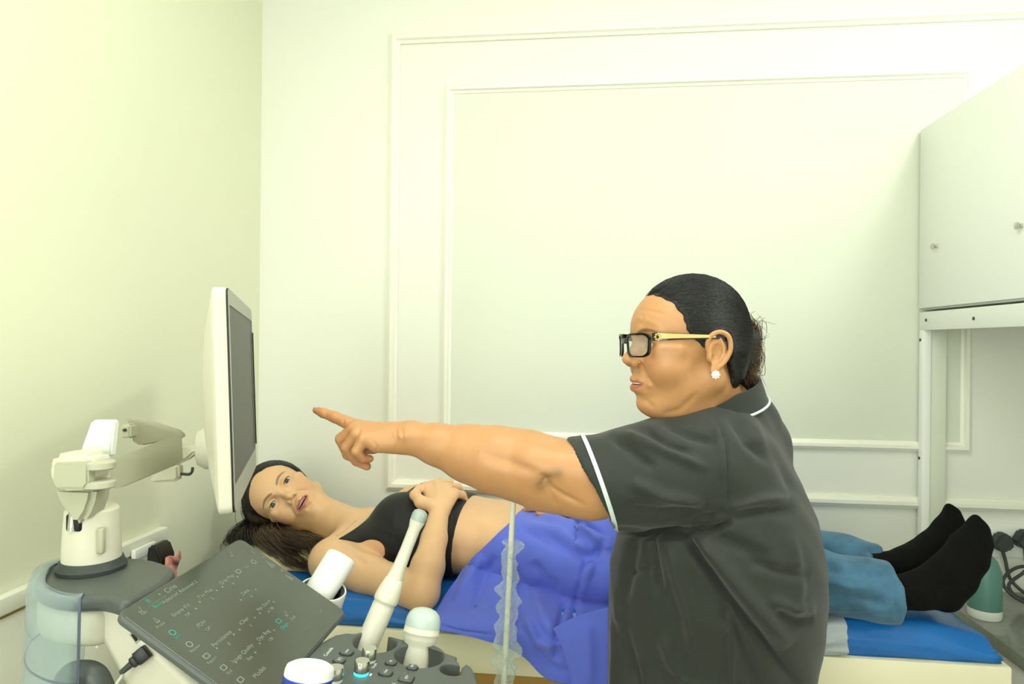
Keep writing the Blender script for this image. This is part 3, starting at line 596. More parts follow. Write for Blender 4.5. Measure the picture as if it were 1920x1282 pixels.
# ================================================================== implicit-surface modeller
class Field:
    def __init__(s, xs, ys, zs): s.ax = [np.asarray(a, np.float32) for a in (xs, ys, zs)]; s.f = np.full([len(a) for a in s.ax], .06, np.float32); s.fr = None
    def frame(s, o=None, R=None, sc=1.): s.fr = None if o is None else (np.array(o, float), np.array(R, float), sc)   # R columns = local axes
    def _w(s, p):
        if s.fr is None: return np.array(p, float)
        o, R, sc = s.fr; return o + R @ (np.array(p, float)*sc)
    def _grid(s, c, rad):
        sl = []
        for i in range(3):
            a = s.ax[i]; i0 = max(0, int(np.searchsorted(a, c[i]-rad))-1); i1 = min(len(a), int(np.searchsorted(a, c[i]+rad))+1)
            if i1 <= i0+1: return None, None
            sl.append(slice(i0, i1))
        X, Y, Z = np.meshgrid(*[s.ax[i][sl[i]] for i in range(3)], indexing='ij', sparse=True); return tuple(sl), (X, Y, Z)
    def _local(s, g):
        if s.fr is None: return g
        o, R, sc = s.fr; X, Y, Z = g[0]-np.float32(o[0]), g[1]-np.float32(o[1]), g[2]-np.float32(o[2]); q = (R/sc).astype(np.float32)
        return tuple(X*q[0, i]+Y*q[1, i]+Z*q[2, i] for i in range(3))
    def apply(s, sl, d, k, op):
        a = s.f[sl]
        if op == 'sub': d = -d
        if op in ('sub', 'int'): h = np.clip(.5-.5*(a-d)/k, 0, 1); s.f[sl] = a+(d-a)*h + k*h*(1-h)
        else: h = np.clip(.5+.5*(a-d)/k, 0, 1); s.f[sl] = a+(d-a)*h - k*h*(1-h)
    def sc(s): return 1. if s.fr is None else s.fr[2]
    def cap(s, p0, p1, r0, r1=None, k=None, op='add', fl=None, fs=1.):
        """tapered capsule; fl: local direction squashed by fs"""
        r1 = r0 if r1 is None else r1; q = s.sc(); k = (.004/q if k is None else k); kw = k*q
        p0 = np.array(p0, float); p1 = np.array(p1, float); w0, w1 = s._w(p0), s._w(p1)
        rad = np.linalg.norm(w1-w0)/2 + max(r0, r1)*q*max(1, fs) + kw + .012
        sl, g = s._grid((w0+w1)/2, rad)
        if sl is None: return
        X, Y, Z = s._local(g); d = p1-p0; L2 = float(d@d)+1e-12
        px, py, pz = X-np.float32(p0[0]), Y-np.float32(p0[1]), Z-np.float32(p0[2])
        t = np.clip((px*d[0]+py*d[1]+pz*d[2])/L2, 0, 1).astype(np.float32)
        qx, qy, qz = px-t*np.float32(d[0]), py-t*np.float32(d[1]), pz-t*np.float32(d[2])
        if fl is not None:
            fl = np.array(fl, float); fl /= np.linalg.norm(fl); c = (qx*fl[0]+qy*fl[1]+qz*fl[2])*np.float32(1/fs-1)
            qx, qy, qz = qx+c*np.float32(fl[0]), qy+c*np.float32(fl[1]), qz+c*np.float32(fl[2])
        dist = (np.sqrt(qx*qx+qy*qy+qz*qz)-(r0+(r1-r0)*t))*(min(fs, 1.))
        s.apply(sl, (dist*q).astype(np.float32), kw, op)
    def chain(s, pts, rs, k=None, **kw):
        for i in range(len(pts)-1): s.cap(pts[i], pts[i+1], rs[i], rs[i+1], k, **kw)
    def ell(s, c, r, k=None, op='add', rot=None):
        q = s.sc(); k = (.004/q if k is None else k); kw = k*q; r = np.array(r, float)
        sl, g = s._grid(s._w(c), max(r)*q+kw+.012)
        if sl is None: return
        X, Y, Z = s._local(g); X, Y, Z = X-np.float32(c[0]), Y-np.float32(c[1]), Z-np.float32(c[2])
        if rot is not None: rot = np.array(rot, np.float32); X, Y, Z = (X*rot[0, i]+Y*rot[1, i]+Z*rot[2, i] for i in range(3))
        k0 = np.sqrt((X/r[0])**2+(Y/r[1])**2+(Z/r[2])**2); k1 = np.sqrt((X/r[0]**2)**2+(Y/r[1]**2)**2+(Z/r[2]**2)**2)+1e-9
        s.apply(sl, (k0*(k0-1)/k1*q).astype(np.float32), kw, op)
    def fn(s, f, lo, hi, k, op='add'):
        """f gets (local) coordinate arrays and returns distance in metres"""
        lo, hi = np.array(lo, float), np.array(hi, float); sl = []
        for i in range(3):
            a = s.ax[i]; sl.append(slice(max(0, int(np.searchsorted(a, lo[i]))-1), min(len(a), int(np.searchsorted(a, hi[i]))+1)))
        g = np.meshgrid(*[s.ax[i][sl[i]] for i in range(3)], indexing='ij', sparse=True); s.apply(tuple(sl), f(*s._local(g)).astype(np.float32), k, op)
    def mesh(s):
        f = s.f; ins = f < 0; n = f.shape; c = np.zeros([q-1 for q in n], np.int8)
        for a in (0, 1):
            for b in (0, 1):
                for d in (0, 1): c += ins[a:n[0]-1+a, b:n[1]-1+b, d:n[2]-1+d]
        act = (c > 0) & (c < 8); I, J, K = np.nonzero(act); idx = np.full(act.shape, -1, np.int32); idx[I, J, K] = np.arange(len(I))
        acc = np.zeros((len(I), 3)); cnt = np.zeros(len(I)); ijk = (I, J, K)
        for ax in range(3):
            o = [q for q in range(3) if q != ax]
            for u in (0, 1):
                for v in (0, 1):
                    A = [I.copy(), J.copy(), K.copy()]; A[o[0]] += u; A[o[1]] += v; B = [q.copy() for q in A]; B[ax] += 1
                    fa = f[tuple(A)]; fb = f[tuple(B)]; m = (fa < 0) != (fb < 0); t = np.where(m, fa/np.where(m, fa-fb, 1), 0)
                    for q in range(3):
                        ca = s.ax[q][A[q]]; acc[:, q] += m*(ca + (t*(s.ax[q][B[q]]-ca) if q == ax else 0))
                    cnt += m
        V = acc/cnt[:, None]; F = []
        for ax in range(3):
            o = [q for q in range(3) if q != ax]; sa = [slice(None)]*3; sb = [slice(None)]*3; sa[ax] = slice(0, -1); sb[ax] = slice(1, None)
            A = ins[tuple(sa)]; B = ins[tuple(sb)]; e = A != B; a_, b_, c_ = np.nonzero(e); P_ = [a_, b_, c_]; ok = (P_[o[0]] > 0) & (P_[o[1]] > 0) & (P_[o[0]] < n[o[0]]-1) & (P_[o[1]] < n[o[1]]-1)
            P_ = [q[ok] for q in P_]; sgn = A[tuple(P_)]
            def cell(du, dv): Q = [q.copy() for q in P_]; Q[o[0]] -= du; Q[o[1]] -= dv; return idx[tuple(Q)]
            q = np.stack([cell(1, 1), cell(0, 1), cell(0, 0), cell(1, 0)], 1)
            flip = sgn if ax != 1 else ~sgn
            q = np.where(flip[:, None], q, q[:, ::-1]); F.append(q)
        return V, np.concatenate(F)
def np_mesh(name, V, F, m, parent=None, cols=None):
    me = bpy.data.meshes.new(name); nf = len(F); k = F.shape[1]; me.vertices.add(len(V)); me.vertices.foreach_set('co', np.asarray(V, np.float32).ravel())
    me.loops.add(nf*k); me.loops.foreach_set('vertex_index', F.astype(np.int32).ravel()); me.polygons.add(nf); me.polygons.foreach_set('loop_start', np.arange(0, nf*k, k, dtype=np.int32))
    me.update(calc_edges=True)
    if cols is not None:
        at = me.color_attributes.new('Col', 'FLOAT_COLOR', 'POINT'); at.data.foreach_set('color', np.concatenate([cols, np.ones((len(V), 1))], 1).astype(np.float32).ravel())
    return link(name, me, m, parent)
def relax(V, F, it=2, lam=.5):
    e = np.concatenate([F[:, [0, 1]], F[:, [1, 2]], F[:, [2, 3]], F[:, [3, 0]]]); 
    for _ in range(it):
        s = np.zeros_like(V); c = np.bincount(e[:, 0], minlength=len(V))+np.bincount(e[:, 1], minlength=len(V))
        for q in range(3): s[:, q] = np.bincount(e[:, 0], V[e[:, 1], q], len(V))+np.bincount(e[:, 1], V[e[:, 0], q], len(V))
        V = V + lam*(s/np.maximum(c, 1)[:, None]-V)
    return V
def vnormals(V, F):
    n = np.cross(V[F[:, 2]]-V[F[:, 0]], V[F[:, 3]]-V[F[:, 1]]); N = np.zeros_like(V)
    for k in range(4):
        for q in range(3): N[:, q] += np.bincount(F[:, k], n[:, q], len(V))
    return N/(np.linalg.norm(N, axis=1)[:, None]+1e-12)
def projn(V): d = V-CAM; t = d@CF; return np.stack([960+FPX*(d@CR)/t, 641-FPX*(d@CU)/t], 1), t
def polydist(Q, poly):
    best = np.full(len(Q), 1e9); tt = np.zeros(len(Q)); side = np.zeros(len(Q)); n = len(poly)-1
    for i in range(n):
        a = np.array(poly[i], float); b = np.array(poly[i+1], float); d = b-a; t = np.clip(((Q-a)@d)/(d@d), 0, 1); r = Q-(a+t[:, None]*d); L = np.linalg.norm(r, axis=1)
        m = L < best; best[m] = L[m]; tt[m] = (i+t[m])/n; side[m] = np.sign(d[0]*r[m, 1]-d[1]*r[m, 0])
    return best, tt, side
def folds(V, F, specs, facing=True, off=(0, 0)):
    """crease/ridge list: (polyline as seen from the front, amplitude m (+ridge, -groove), width px). displaced along the normals of the near side"""
    N = vnormals(V, F); Q, t = projn(V); Q = Q-np.array(off); view = (CAM-V); view /= np.linalg.norm(view, axis=1)[:, None]; w = np.clip((N*view).sum(1)*1.6, 0, 1)
    for poly, amp, wd in specs:
        d, tt, side = polydist(Q, poly); g = np.exp(-(d/wd)**2)*np.clip(np.minimum(tt, 1-tt)*5, 0, 1)**.7; V = V + N*(amp*g*w)[:, None]
    return V
def axis_steps(segs):
    """segs: [(from, to, step), ...] contiguous"""
    out = []
    for a, b, h in segs: n = max(1, int(round((b-a)/h))); out += list(a+(b-a)*np.arange(n)/n)
    return np.array(out+[segs[-1][1]])
def R3(x, y): x = np.array(x, float); x /= np.linalg.norm(x); y = np.array(y, float); y -= x*(x@y); y /= np.linalg.norm(y); return np.stack([x, y, np.cross(x, y)], 1)
def camdir(r, u, tw): return r*CR+u*CU-tw*CF
#@@HEAD
def head_sdf(F, o, R, s, g=None):
    """head in mm: x face, y left, z up, origin between the ear canals"""
    g = g or {}; F.frame(o, R, .001*s); E = F.ell; C = F.cap; fat = g.get('fat', 0)
    E((8, 0, 45), (84, 72, 76), 8); E((50, 0, 42), (50, 56, 50), 16)
    E((46, 0, -12), (50, 54+fat, 62), 16)
    for y in (-1, 1):
        C((4, 50*y, -30), (70, 16*y, -70), 17+fat*.5, 15, 18)               # jaw
        E((66, 36*y, -10+g.get('ck', 0)), (26, 23+fat*.6, 26), 14)               # cheek
        C((88, 12*y, 36), (76, 40*y, 38), 6.5, 6, 10)                          # brow
        C((80, 46*y, 10), (58, 56*y, 8), 7, 8, 12)                            # cheekbone
    E((78, 0, -40), (28, 26, 24), 12); E((83, 0, -70), (15, 16, 13), 12)         # muzzle, chin
    if fat: E((40, 0, -78), (36, 34, 18), 22)
    for y in (-1, 1): E((95, 30*y, 22), (13, 17, 10), 8, 'sub')                 # eye hollows
    nl = g.get('nose', 118); nz = g.get('nz', 0); ex_ = g.get('earx', 0)
    C((92, 0, 26), (nl-12, 0, -3+nz), 6, 8, 8); E((nl-9.5, 0, -6+nz), (10, 10-g.get('nn', 0), 9), 5)
    for y in (-1, 1):
        E((nl-19, (12.5-g.get('nn', 0))*y, -11+nz), (11, 7.5-g.get('nn', 0)*.6, 8), 4); E((nl-14, 6.5*y, -18+nz), (5, 3.2, 4), 2, 'sub')
    for y in (-1, 1): C((98, 15*y, -8), (88, 30*y, -34), 1.6, 1.6, 7, 'sub')     # nasolabial fold
    # lips
    op = g.get('open', 3.)
    for y in (-1, 1):
        C((103, 3*y, -31+op*.2), (88, 25*y, -38.5), 3.8, 2.0, 6); C((101, 0, -43-op*.6), (88, 23*y, -40), 4.8, 2.2, 6)
    E((104, 0, -37.5-op*.15), (20, 20, max(.9, op*.62)), 2.0, 'sub'); C((100, 4, -56), (100, -4, -56), 4, 4, 7, 'sub')
    # eyelids and slit
    for y in (-1, 1):
        E((78, 31*y, 21), (13.6, 15.6, 13.6), 3); E((93, 31*y, 21-g.get('lid', 0)), (9, 12.5, g.get('eye', 5.2)), 1.2, 'sub')
        E((79, 31*y, 21), (11.6, 12, 11.6), 1., 'sub')
    # ears
    for y in (-1, 1):
        if g.get('ears', 3) & (1 if y > 0 else 2):
            Y = lambda v: y*v
            pts = [(6, 72, 8), (9, 76, 20), (4, 80, 31), (-8, 83, 35), (-19, 85, 28), (-22, 84, 12), (-17, 81, -3), (-8, 78, -14)]
            q_ = ex_
            E((-6+q_, Y(75), 8), (15, 7, 22), 4, rot=None)
            E((-4+q_, Y(83), 6), (10, 8, 14), 3, 'sub')
            pl_ = smooth_path([(a+q_, Y(b), c) for a, b, c in pts], 5); F.chain(pl_, [3.1]*len(pl_), 1.6)
            pl_ = smooth_path([(-8+q_, Y(80), 26), (-13+q_, Y(80.5), 15), (-13+q_, Y(80), 4), (-7+q_, Y(78.5), -7)], 4); F.chain(pl_, [2.3]*len(pl_), 1.8)
            E((-1+q_, Y(76), -19), (7.5, 4.5, 10), 4); E((6+q_, Y(74), 0), (4, 5, 7), 2.5)
            E((0+q_, Y(80), -1), (4.5, 7, 6), 2, 'sub')
    F.frame()
def head_local(V, o, R, s): return ((V-np.array(o)) @ np.array(R))/(s*.001)
def gaus(x, c, w): return np.exp(-((x-c)/w)**2)
def head_paint(V, cols, o, R, s, lip, brow, g=None):
    g = g or {}; L = head_local(V, o, R, s); x, y, z = L[:, 0], L[:, 1], L[:, 2]; op = g.get('open', 3.)
    ay = np.abs(y)
    zc = -37.5-op*.15; top = zc+7.5+1.2*np.cos(ay*.5)+(op*.4)-ay*.22; bot = zc-8.5-op*.6+ay*ay*.016
    m = np.clip((top-z)/1.6, 0, 1)*np.clip((z-bot)/1.6, 0, 1)*np.clip((23-ay)/3, 0, 1)*(x > 84); cols = cols*(1-m[:, None])+np.array(lin(lip))*m[:, None]
    zb = 36.+7*np.sin(np.clip((ay-10)/38, 0, 1)*PI*.85)-2; th = np.interp(ay, [8, 14, 30, 46, 50], [0, 3.2, 3.0, 1.4, 0])
    m = np.clip((th-np.abs(z-zb))/1.2+.4, 0, 1)*(ay > 8)*(ay < 50)*(x > 55)*.8; cols = cols*(1-m[:, None])+np.array(lin(brow))*m[:, None]
    m = .32*gaus(ay, 44, 14)*gaus(z, -8, 16)*(x > 40); cols = cols*(1-m[:, None]) + np.array(lin('#d08466'))*m[:, None]
    de = np.sqrt(((ay-31)/13)**2+((z-(21-g.get('lid', 0)))/7.2)**2); m = np.clip(1-np.abs(de-1)*6, 0, 1)*(x > 70)*(z > 15)*g.get('liner', .5); cols = cols*(1-m[:, None])+np.array(lin('#2c1c14'))*m[:, None]
    return cols
def eyes(parent, o, R, s, look, iris='#3a2818'):
    o = np.array(o); R = np.array(R)
    mw = mat('eye_white', '#cfc8ba', .12, coat=.6); mi = mat('iris', iris, .1, coat=.8); mp = mat('pupil', '#080808', .08, coat=.8)
    for y in (1, -1):
        c = o+R@(np.array([78.5, 31*y, 21])*.001*s); d = np.array(look, float); d /= np.linalg.norm(d); mx = frame_mtx(c, d); r = .0116*s
        prof = [(r*math.sin(PI*k/16), -r*math.cos(PI*k/16)) for k in range(17)]; e = lathe('eyeball', prof, mx, mw, parent, 24, ang=180)
        lathe('iris', [(0, r*1.02), (.003*s, r*1.0), (.0058*s, r*.90), (.0058*s, r*.84), (0, r*.86)], mx, mi, e, 20, ang=180); lathe('pupil', [(0, r*1.035), (.0014*s, r*1.032), (.0024*s, r*1.018), (.0024*s, r*.98), (0, r*.97)], mx, mp, e, 16, ang=180)
def teeth(parent, o, R, s, z=-35.5, h=6.5, w=15):
    o = np.array(o); R = np.array(R); v = []; f = []; n = 16
    for i in range(n+1):
        a = -1+2*i/n
        for k, zz in enumerate((z+h/2, z-h/2)): v.append(o+R@(np.array([102.5-9*a*a+(.4 if i % 2 else 0), w*a, zz])*.001*s))
    for i in range(n): f.append((2*i, 2*i+1, 2*i+3, 2*i+2))
    t = arrmesh('teeth', v, f, mat('teeth', '#fbfaf2', .2), parent); md = t.modifiers.new('s', 'SOLIDIFY'); md.thickness = .002
def strands(name, paths, r, m, parent, taper=True):
    """paths: (n, k, 3) array -> thin three-sided hairs in one mesh"""
    P_ = np.asarray(paths, float); n, k, _ = P_.shape; T = np.gradient(P_, axis=1); T /= np.linalg.norm(T, axis=2)[..., None]+1e-9
    up = np.array([.3, .5, .8]); A = np.cross(T, up); A /= np.linalg.norm(A, axis=2)[..., None]+1e-9; B = np.cross(T, A)
    rr = np.broadcast_to(np.asarray(r, float).reshape(-1, 1), (n, k)) * (np.sin(np.linspace(.25, PI-.12, k))[None] if taper else 1.)
    V = np.stack([P_+(A*math.cos(a)+B*math.sin(a))*rr[..., None] for a in (0, 2.094, 4.189)], 2).reshape(-1, 3)
    i = np.arange(n)[:, None, None]*k*3+np.arange(k-1)[None, :, None]*3; a = np.arange(3)[None, None]; b = (a+1) % 3
    Fq = np.stack([i+a, i+b, i+3+b, i+3+a], -1).reshape(-1, 4); return np_mesh(name, V, Fq, m, parent)
M['skin_a'] = mat('skin_tan', '#c58a58', .42, bump=.12, bscale=420, sss=.12, attr='Col', var=.05, vscale=28)
M['skin_b'] = mat('skin_light_tan', '#dcae7c', .42, bump=.05, bscale=420, sss=.15, attr='Col', var=.03, vscale=22)
M['hair_a'] = mat('black_hair', '#121311', .34, spec=.6, bump=.5, bscale=30, streak=(8, 60, 60)); M['hair_a2'] = mat('brown_hair_ends', '#5e4426', .4, spec=.6)
M['hair_b'] = mat('dark_brown_hair', '#1d1a12', .36, spec=.6, var=.3, vscale=30); M['hair_b2'] = mat('brown_hair', '#4d3b2a', .4, spec=.6, var=.3, vscale=40)
M['tunic'] = mat('charcoal_tunic_cloth', '#272c27', .72, bump=.25, bscale=900, var=.05, vscale=8, sheen=.15); M['piping'] = mat('white_piping', '#cfdcda', .6)
M['nail'] = mat('silver_nail', '#c9c6c0', .2, .3); M['nail2'] = mat('bare_nail', '#d9a68a', .3)
#@@WOMAN_A
def ca(x, y, t): return P(x, y, t)
sk = np.array(lin('#c49161')); 
A_f = camdir(-.982, -.03, .19); A_u = camdir(-.03, 1, 0); A_l = np.cross(A_u, A_f); A_R = np.stack([A_f/np.linalg.norm(A_f), A_l/np.linalg.norm(A_l), np.cross(A_f, A_l)/np.linalg.norm(np.cross(A_f, A_l))], 1)
A_s = 1.045; A_o = P(1306, 667, 1.09); A_g = dict(nz=5, earx=11, fat=7, nose=119, open=2.6, ears=3, eye=4.2, ck=-2, lid=1)
pa_ = empty('person', 'woman in charcoal tunic and eyeglasses standing with left arm stretched out, pointing at the monitor', 'person')
hx = A_o[0]
FA = Field(axis_steps([(-.495, -.18, .0015), (-.18, .08, .0028), (.08, .40, .0016), (.40, .72, .006)]), axis_steps([(.78, .98, .0045), (.98, 1.20, .0016), (1.20, 1.55, .0035)]), axis_steps([(.86, 1.14, .0055), (1.14, 1.19, .0022), (1.19, 1.36, .0016), (1.36, 1.56, .0016)]))
head_sdf(FA, A_o, A_R, A_s, A_g)
nb = P(1352, 790, 1.155)                                              # neck base
FA.cap(A_o+A_R@np.array([-.012, 0, -.045]), nb, .047, .055, .03)
FA.cap(A_o+A_R@np.array([.022, 0, -.062]), P(1300, 800, 1.15), .036, .045, .03)
LS = P(1335, 862, 1.04); RS = P(1400, 852, 1.33)
FA.cap(nb, LS, .05, .042, .04); FA.cap(nb, RS, .05, .042, .04)
FA.cap(P(1350, 930, 1.20), P(1330, 1150, 1.18), .08, .11, .05)          # inner trunk under the tunic
arm = [LS, P(1200, 885, 1.05), P(1108, 902, 1.06), P(1035, 888, 1.075), P(985, 874, 1.085), P(930, 862, 1.09), P(880, 850, 1.10), P(820, 833, 1.105), P(770, 820, 1.11), P(745, 819, 1.115)]
FA.chain(arm, [.045, .056, .0565, .0545, .0555, .0520, .0445, .0320, .0245, .0235], .014)
FA.cap(P(1060, 912, 1.07), P(1010, 925, 1.075), .040, .022, .02)                                               # elbow
FA.cap(P(1090, 880, 1.03), P(1000, 868, 1.045), .030, .026, .02)
# left hand: palm, four fingers, thumb behind
wr = P(748, 820, 1.115)
mcp = {'i': P(668, 800, 1.140), 'm': P(664, 806, 1.124), 'r': P(670, 815, 1.107), 'p': P(682, 824, 1.093)}
for k_, r_ in (('i', .0125), ('m', .0130), ('r', .0125), ('p', .0115)): FA.cap(wr+(mcp[k_]-wr)*.15, mcp[k_], .0195, r_, .009)
FA.cap(P(752, 830, 1.105), P(706, 834, 1.096), .0165, .0125, .010)                                             # heel of the hand, little-finger side
FA.chain([mcp['i'], P(628, 782, 1.150), P(606, 774, 1.155), P(593, 769, 1.158)], [.0120, .0092, .0080, .0062], .004)
FA.chain([mcp['m'], P(640, 823, 1.130), P(652, 852, 1.140), P(668, 862, 1.15)], [.0125, .0100, .0086, .0072], .0025)
FA.chain([mcp['r'], P(650, 838, 1.110), P(668, 864, 1.122), P(688, 874, 1.128)], [.0120, .0094, .0080, .0070], .002)
FA.chain([mcp['p'], P(668, 846, 1.090), P(680, 860, 1.098), P(693, 860, 1.104)], [.0112, .0082, .0074, .0064], .002)
FA.chain([P(728, 826, 1.145), P(700, 836, 1.162), P(678, 842, 1.165), P(664, 838, 1.163)], [.0155, .0120, .0100, .0080], .006)   # thumb, far side
# right arm, mostly behind the body, hand resting on the lying woman
FA.chain([RS, P(1262, 965, 1.38), P(1185, 982, 1.42)], [.045, .044, .040], .012); FA.chain([P(1185, 982, 1.42), P(1120, 962, 1.48), P(1072, 952, 1.52)], [.036, .028, .022], .012)
hr_ = P(1062, 953, 1.535); 
for q, (x, y, t_) in enumerate(((1028, 950, 1.52), (1030, 946, 1.545), (1032, 944, 1.57), (1036, 944, 1.59))):
    FA.cap(hr_, P(x, y, t_), .017, .0115, .008); FA.chain([P(x, y, t_), P(x-28, y+1, t_), P(x-38, y+3, t_-.004), P(x-43, y+5, t_-.006)], [.0105, .0092, .0086, .0072], .002)
FA.chain([P(1058, 962, 1.50), P(1030, 962, 1.49), P(1010, 962, 1.49)], [.013, .010, .008], .004)
V, Fq = FA.mesh(); V = relax(V, Fq, 1, .5)
V = folds(V, Fq, [([(1102, 950), (1060, 930), (1030, 912), (1022, 895), (1010, 888)], -.0035, 5), ([(1028, 900), (1036, 925), (1042, 950)], -.003, 4), ([(1010, 890), (960, 868), (900, 850)], -.0035, 12),
    ([(1035, 893), (1018, 900), (1008, 915)], -.002, 3), ([(752, 800), (757, 822), (752, 845)], -.0012, 3), ([(742, 803), (746, 825), (740, 848)], -.001, 2.5), ([(800, 812), (760, 818), (735, 815)], .002, 7),
    ([(700, 826), (708, 838), (706, 848)], -.0015, 2.5), ([(675, 800), (672, 815), (664, 830)], -.0015, 3), ([(645, 785), (643, 800)], -.0010, 2.5), ([(612, 771), (610, 781)], -.0008, 2),
    ([(1172, 688), (1184, 700), (1200, 728)], -.0012, 4), ([(1213, 690), (1208, 712), (1212, 735)], -.0014, 5), ([(1196, 745), (1212, 752), (1230, 768)], -.0012, 5), ([(1190, 592), (1212, 600), (1240, 612)], .001, 5),
    ([(1195, 580), (1225, 584), (1250, 590)], -.0008, 4), ([(1200, 612), (1206, 600), (1204, 588)], -.0012, 3), ([(1240, 778), (1275, 768), (1310, 735)], -.0018, 6)])
cols = np.tile(sk, (len(V), 1)); Q, _t = projn(V)
dk = lambda m, c, a: cols*(1-(m*a)[:, None])+np.array(lin(c))*(m*a)[:, None]
d_, _, _ = polydist(Q, [(1046, 888), (1020, 896), (1012, 912)]); cols = dk(np.exp(-(d_/10)**2)*(V[:, 0] < .3), '#6d5a38', .55)        # dark elbow skin
d_, _, _ = polydist(Q, [(640, 790), (588, 770)]); cols = dk(np.exp(-(d_/12)**2)*(V[:, 0] < -.2), '#b06c44', .35)
d_, _, _ = polydist(Q, [(690, 862), (672, 866)]); cols = dk(np.exp(-(d_/11)**2)*(V[:, 0] < -.2), '#b0694c', .5)
cols = head_paint(V, cols, A_o, A_R, A_s, '#ae6c56', '#5b4634', A_g)
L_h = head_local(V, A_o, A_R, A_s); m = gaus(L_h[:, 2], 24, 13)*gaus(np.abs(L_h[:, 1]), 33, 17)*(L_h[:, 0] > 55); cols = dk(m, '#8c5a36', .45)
body = np_mesh('body', V, Fq, M['skin_a'], pa_, cols)
eyes(pa_, A_o, A_R, A_s, A_f+A_u*-.05, '#2b1b10'); teeth(pa_, A_o, A_R, A_s, -36, 5)
def nail(p, n_, d, w, l, m, parent):
    mx = frame_mtx(p, n_, d); v = []; f = []
    bm = bmesh.new(); bmesh.ops.create_uvsphere(bm, u_segments=12, v_segments=8, radius=1)
    for q in bm.verts: q.co = mx @ Vector((q.co.x*l, q.co.y*w, q.co.z*.0012))
    return finish('nail', bm, m, parent, ang=180)
ixd = v3(P(593, 769, 1.158)-P(606, 774, 1.155)).normalized(); nail(v3(P(594, 769, 1.158))+Vector((0, -.001, .0055)), Vector((-.15, -.25, 1)), ixd, .0042, .0062, M['nail'], pa_)
nail(v3(P(991, 950, 1.512))+Vector((-.001, -.0068, .003)), Vector((-.1, -.8, .5)), Vector((-1, 0, 0)), .0048, .0065, M['nail'], pa_)
# --- hair
FH = Field(axis_steps([(A_o[0]-.12, A_o[0]+.14, .0018)]), axis_steps([(A_o[1]-.11, A_o[1]+.11, .0022)]), axis_steps([(A_o[2]-.09, A_o[2]+.16, .0018)]))
FH.frame(A_o, A_R, .001*A_s); FH.ell((6, 0, 46), (86.5, 75.5, 79.5), 6); FH.ell((-22, 0, 16), (56, 68, 62), 18); FH.ell((-36, 0, -20), (34, 50, 40), 16)
xb = ([-80, -60, -45, -30, -12, 0, 6, 14, 24, 34, 44, 62, 80, 92, 100, 110, 140], [-46, -42, -36, -30, -24, -22, 6, 22, 34, 44, 48, 50, 62, 76, 84, 92, 92])
def cut(X, Y, Z):
    b = np.interp(np.broadcast_to(Z, np.broadcast(X, Y, Z).shape).ravel(), *xb).reshape(np.broadcast(X, Y, Z).shape)
    w = 3*np.sin(Y*.35)+2*np.sin(Z*.5+Y*.2); return (X-b-w*.5-np.clip(np.abs(Y)-40, 0, 99)*-.0)*.00085*A_s
FH.fn(cut, A_o-.2, A_o+.2, .003, 'int'); Vh, Fh = FH.mesh(); Vh = relax(Vh, Fh, 2); hb_ = bvh(Vh, Fh); FH.ell((-84, 4, 20), (18, 22, 25), 10); FH.ell((-78, 6, -6), (17, 20, 22), 10)
Vh, Fh = FH.mesh(); Vh = relax(Vh, Fh, 2); np_mesh('hair', Vh, Fh, M['hair_a'], pa_)
# combed strands on the cap, flowing to the knot
r_ = np.random.default_rng(11); pths = []; 
def capmesh(o, R, s_, p, lift, bt, ctr=(0, 0, 30)):
    c = o+R@(np.array(ctr)*.001*s_); w = o+R@(p*.001*s_); d = (w-c)/np.linalg.norm(w-c); h = bt.ray_cast(c, d)
    return (np.array(h[0]) if h[0] is not None else w)+d*lift*.001
def capproj_(p, lift):
    c = np.array([6, 0, 46.]); rad = np.array([86.5, 75.5, 79.5]); q = (p-c)/rad; n_ = np.linalg.norm(q)
    c2 = np.array([-22, 0, 16.]); rad2 = np.array([56, 68, 62.]); q2 = (p-c2)/rad2; n2 = np.linalg.norm(q2)
    return c+(p-c)/n_*(1+lift/80) if n_ < n2 else c2+(p-c2)/n2*(1+lift/60)
for i in range(1500):
    sd = 1 if r_.random() < .8 else -1; z0 = r_.uniform(4, 122); x0 = np.interp(z0, *xb)-r_.uniform(-2, 60)**1.0*(r_.random()**1.6)
    if z0 > 96: x0 = r_.uniform(10, 84)
    yy = max(0, 1-((x0-6)/86.5)**2-((z0-46)/79.5)**2)**.5*75.5 if z0 < 118 else r_.uniform(0, 30)
    p0 = np.array([x0, sd*max(yy, .5), z0]); p1 = np.array([-80, r_.normal(0, 10), 14+r_.normal(0, 11)]); mid = (p0+p1)/2+np.array([0, sd*30, 8+z0*.12]); K = 12; path = []
    for k in range(K):
        t = k/(K-1); q = (1-t)**2*p0+2*t*(1-t)*mid+t*t*p1; path.append(capmesh(A_o, A_R, A_s, q, .45+r_.normal(0, .15), hb_))
    pths.append(path)
strands('hair_strands', pths, r_.uniform(.00025, .0006, len(pths)), M['hair_a'], pa_)
pths = []; 
for i in range(500):
    z0 = r_.uniform(-62, 30); x0 = r_.uniform(-62, -24); sd = 1 if r_.random() < .8 else -1; p0 = np.array([x0, sd*60, z0]); p1 = np.array([-80, r_.normal(0, 8), 14+r_.normal(0, 9)]); path = []
    for k in range(12): t = k/11; path.append(capmesh(A_o, A_R, A_s, p0+(p1-p0)*t+np.array([0, sd*25*t*(1-t), 0]), .45+r_.normal(0, .15), hb_))
    pths.append(path)
strands('hair_strands', pths, r_.uniform(.00025, .0006, len(pths)), M['hair_a'], pa_); pths = []
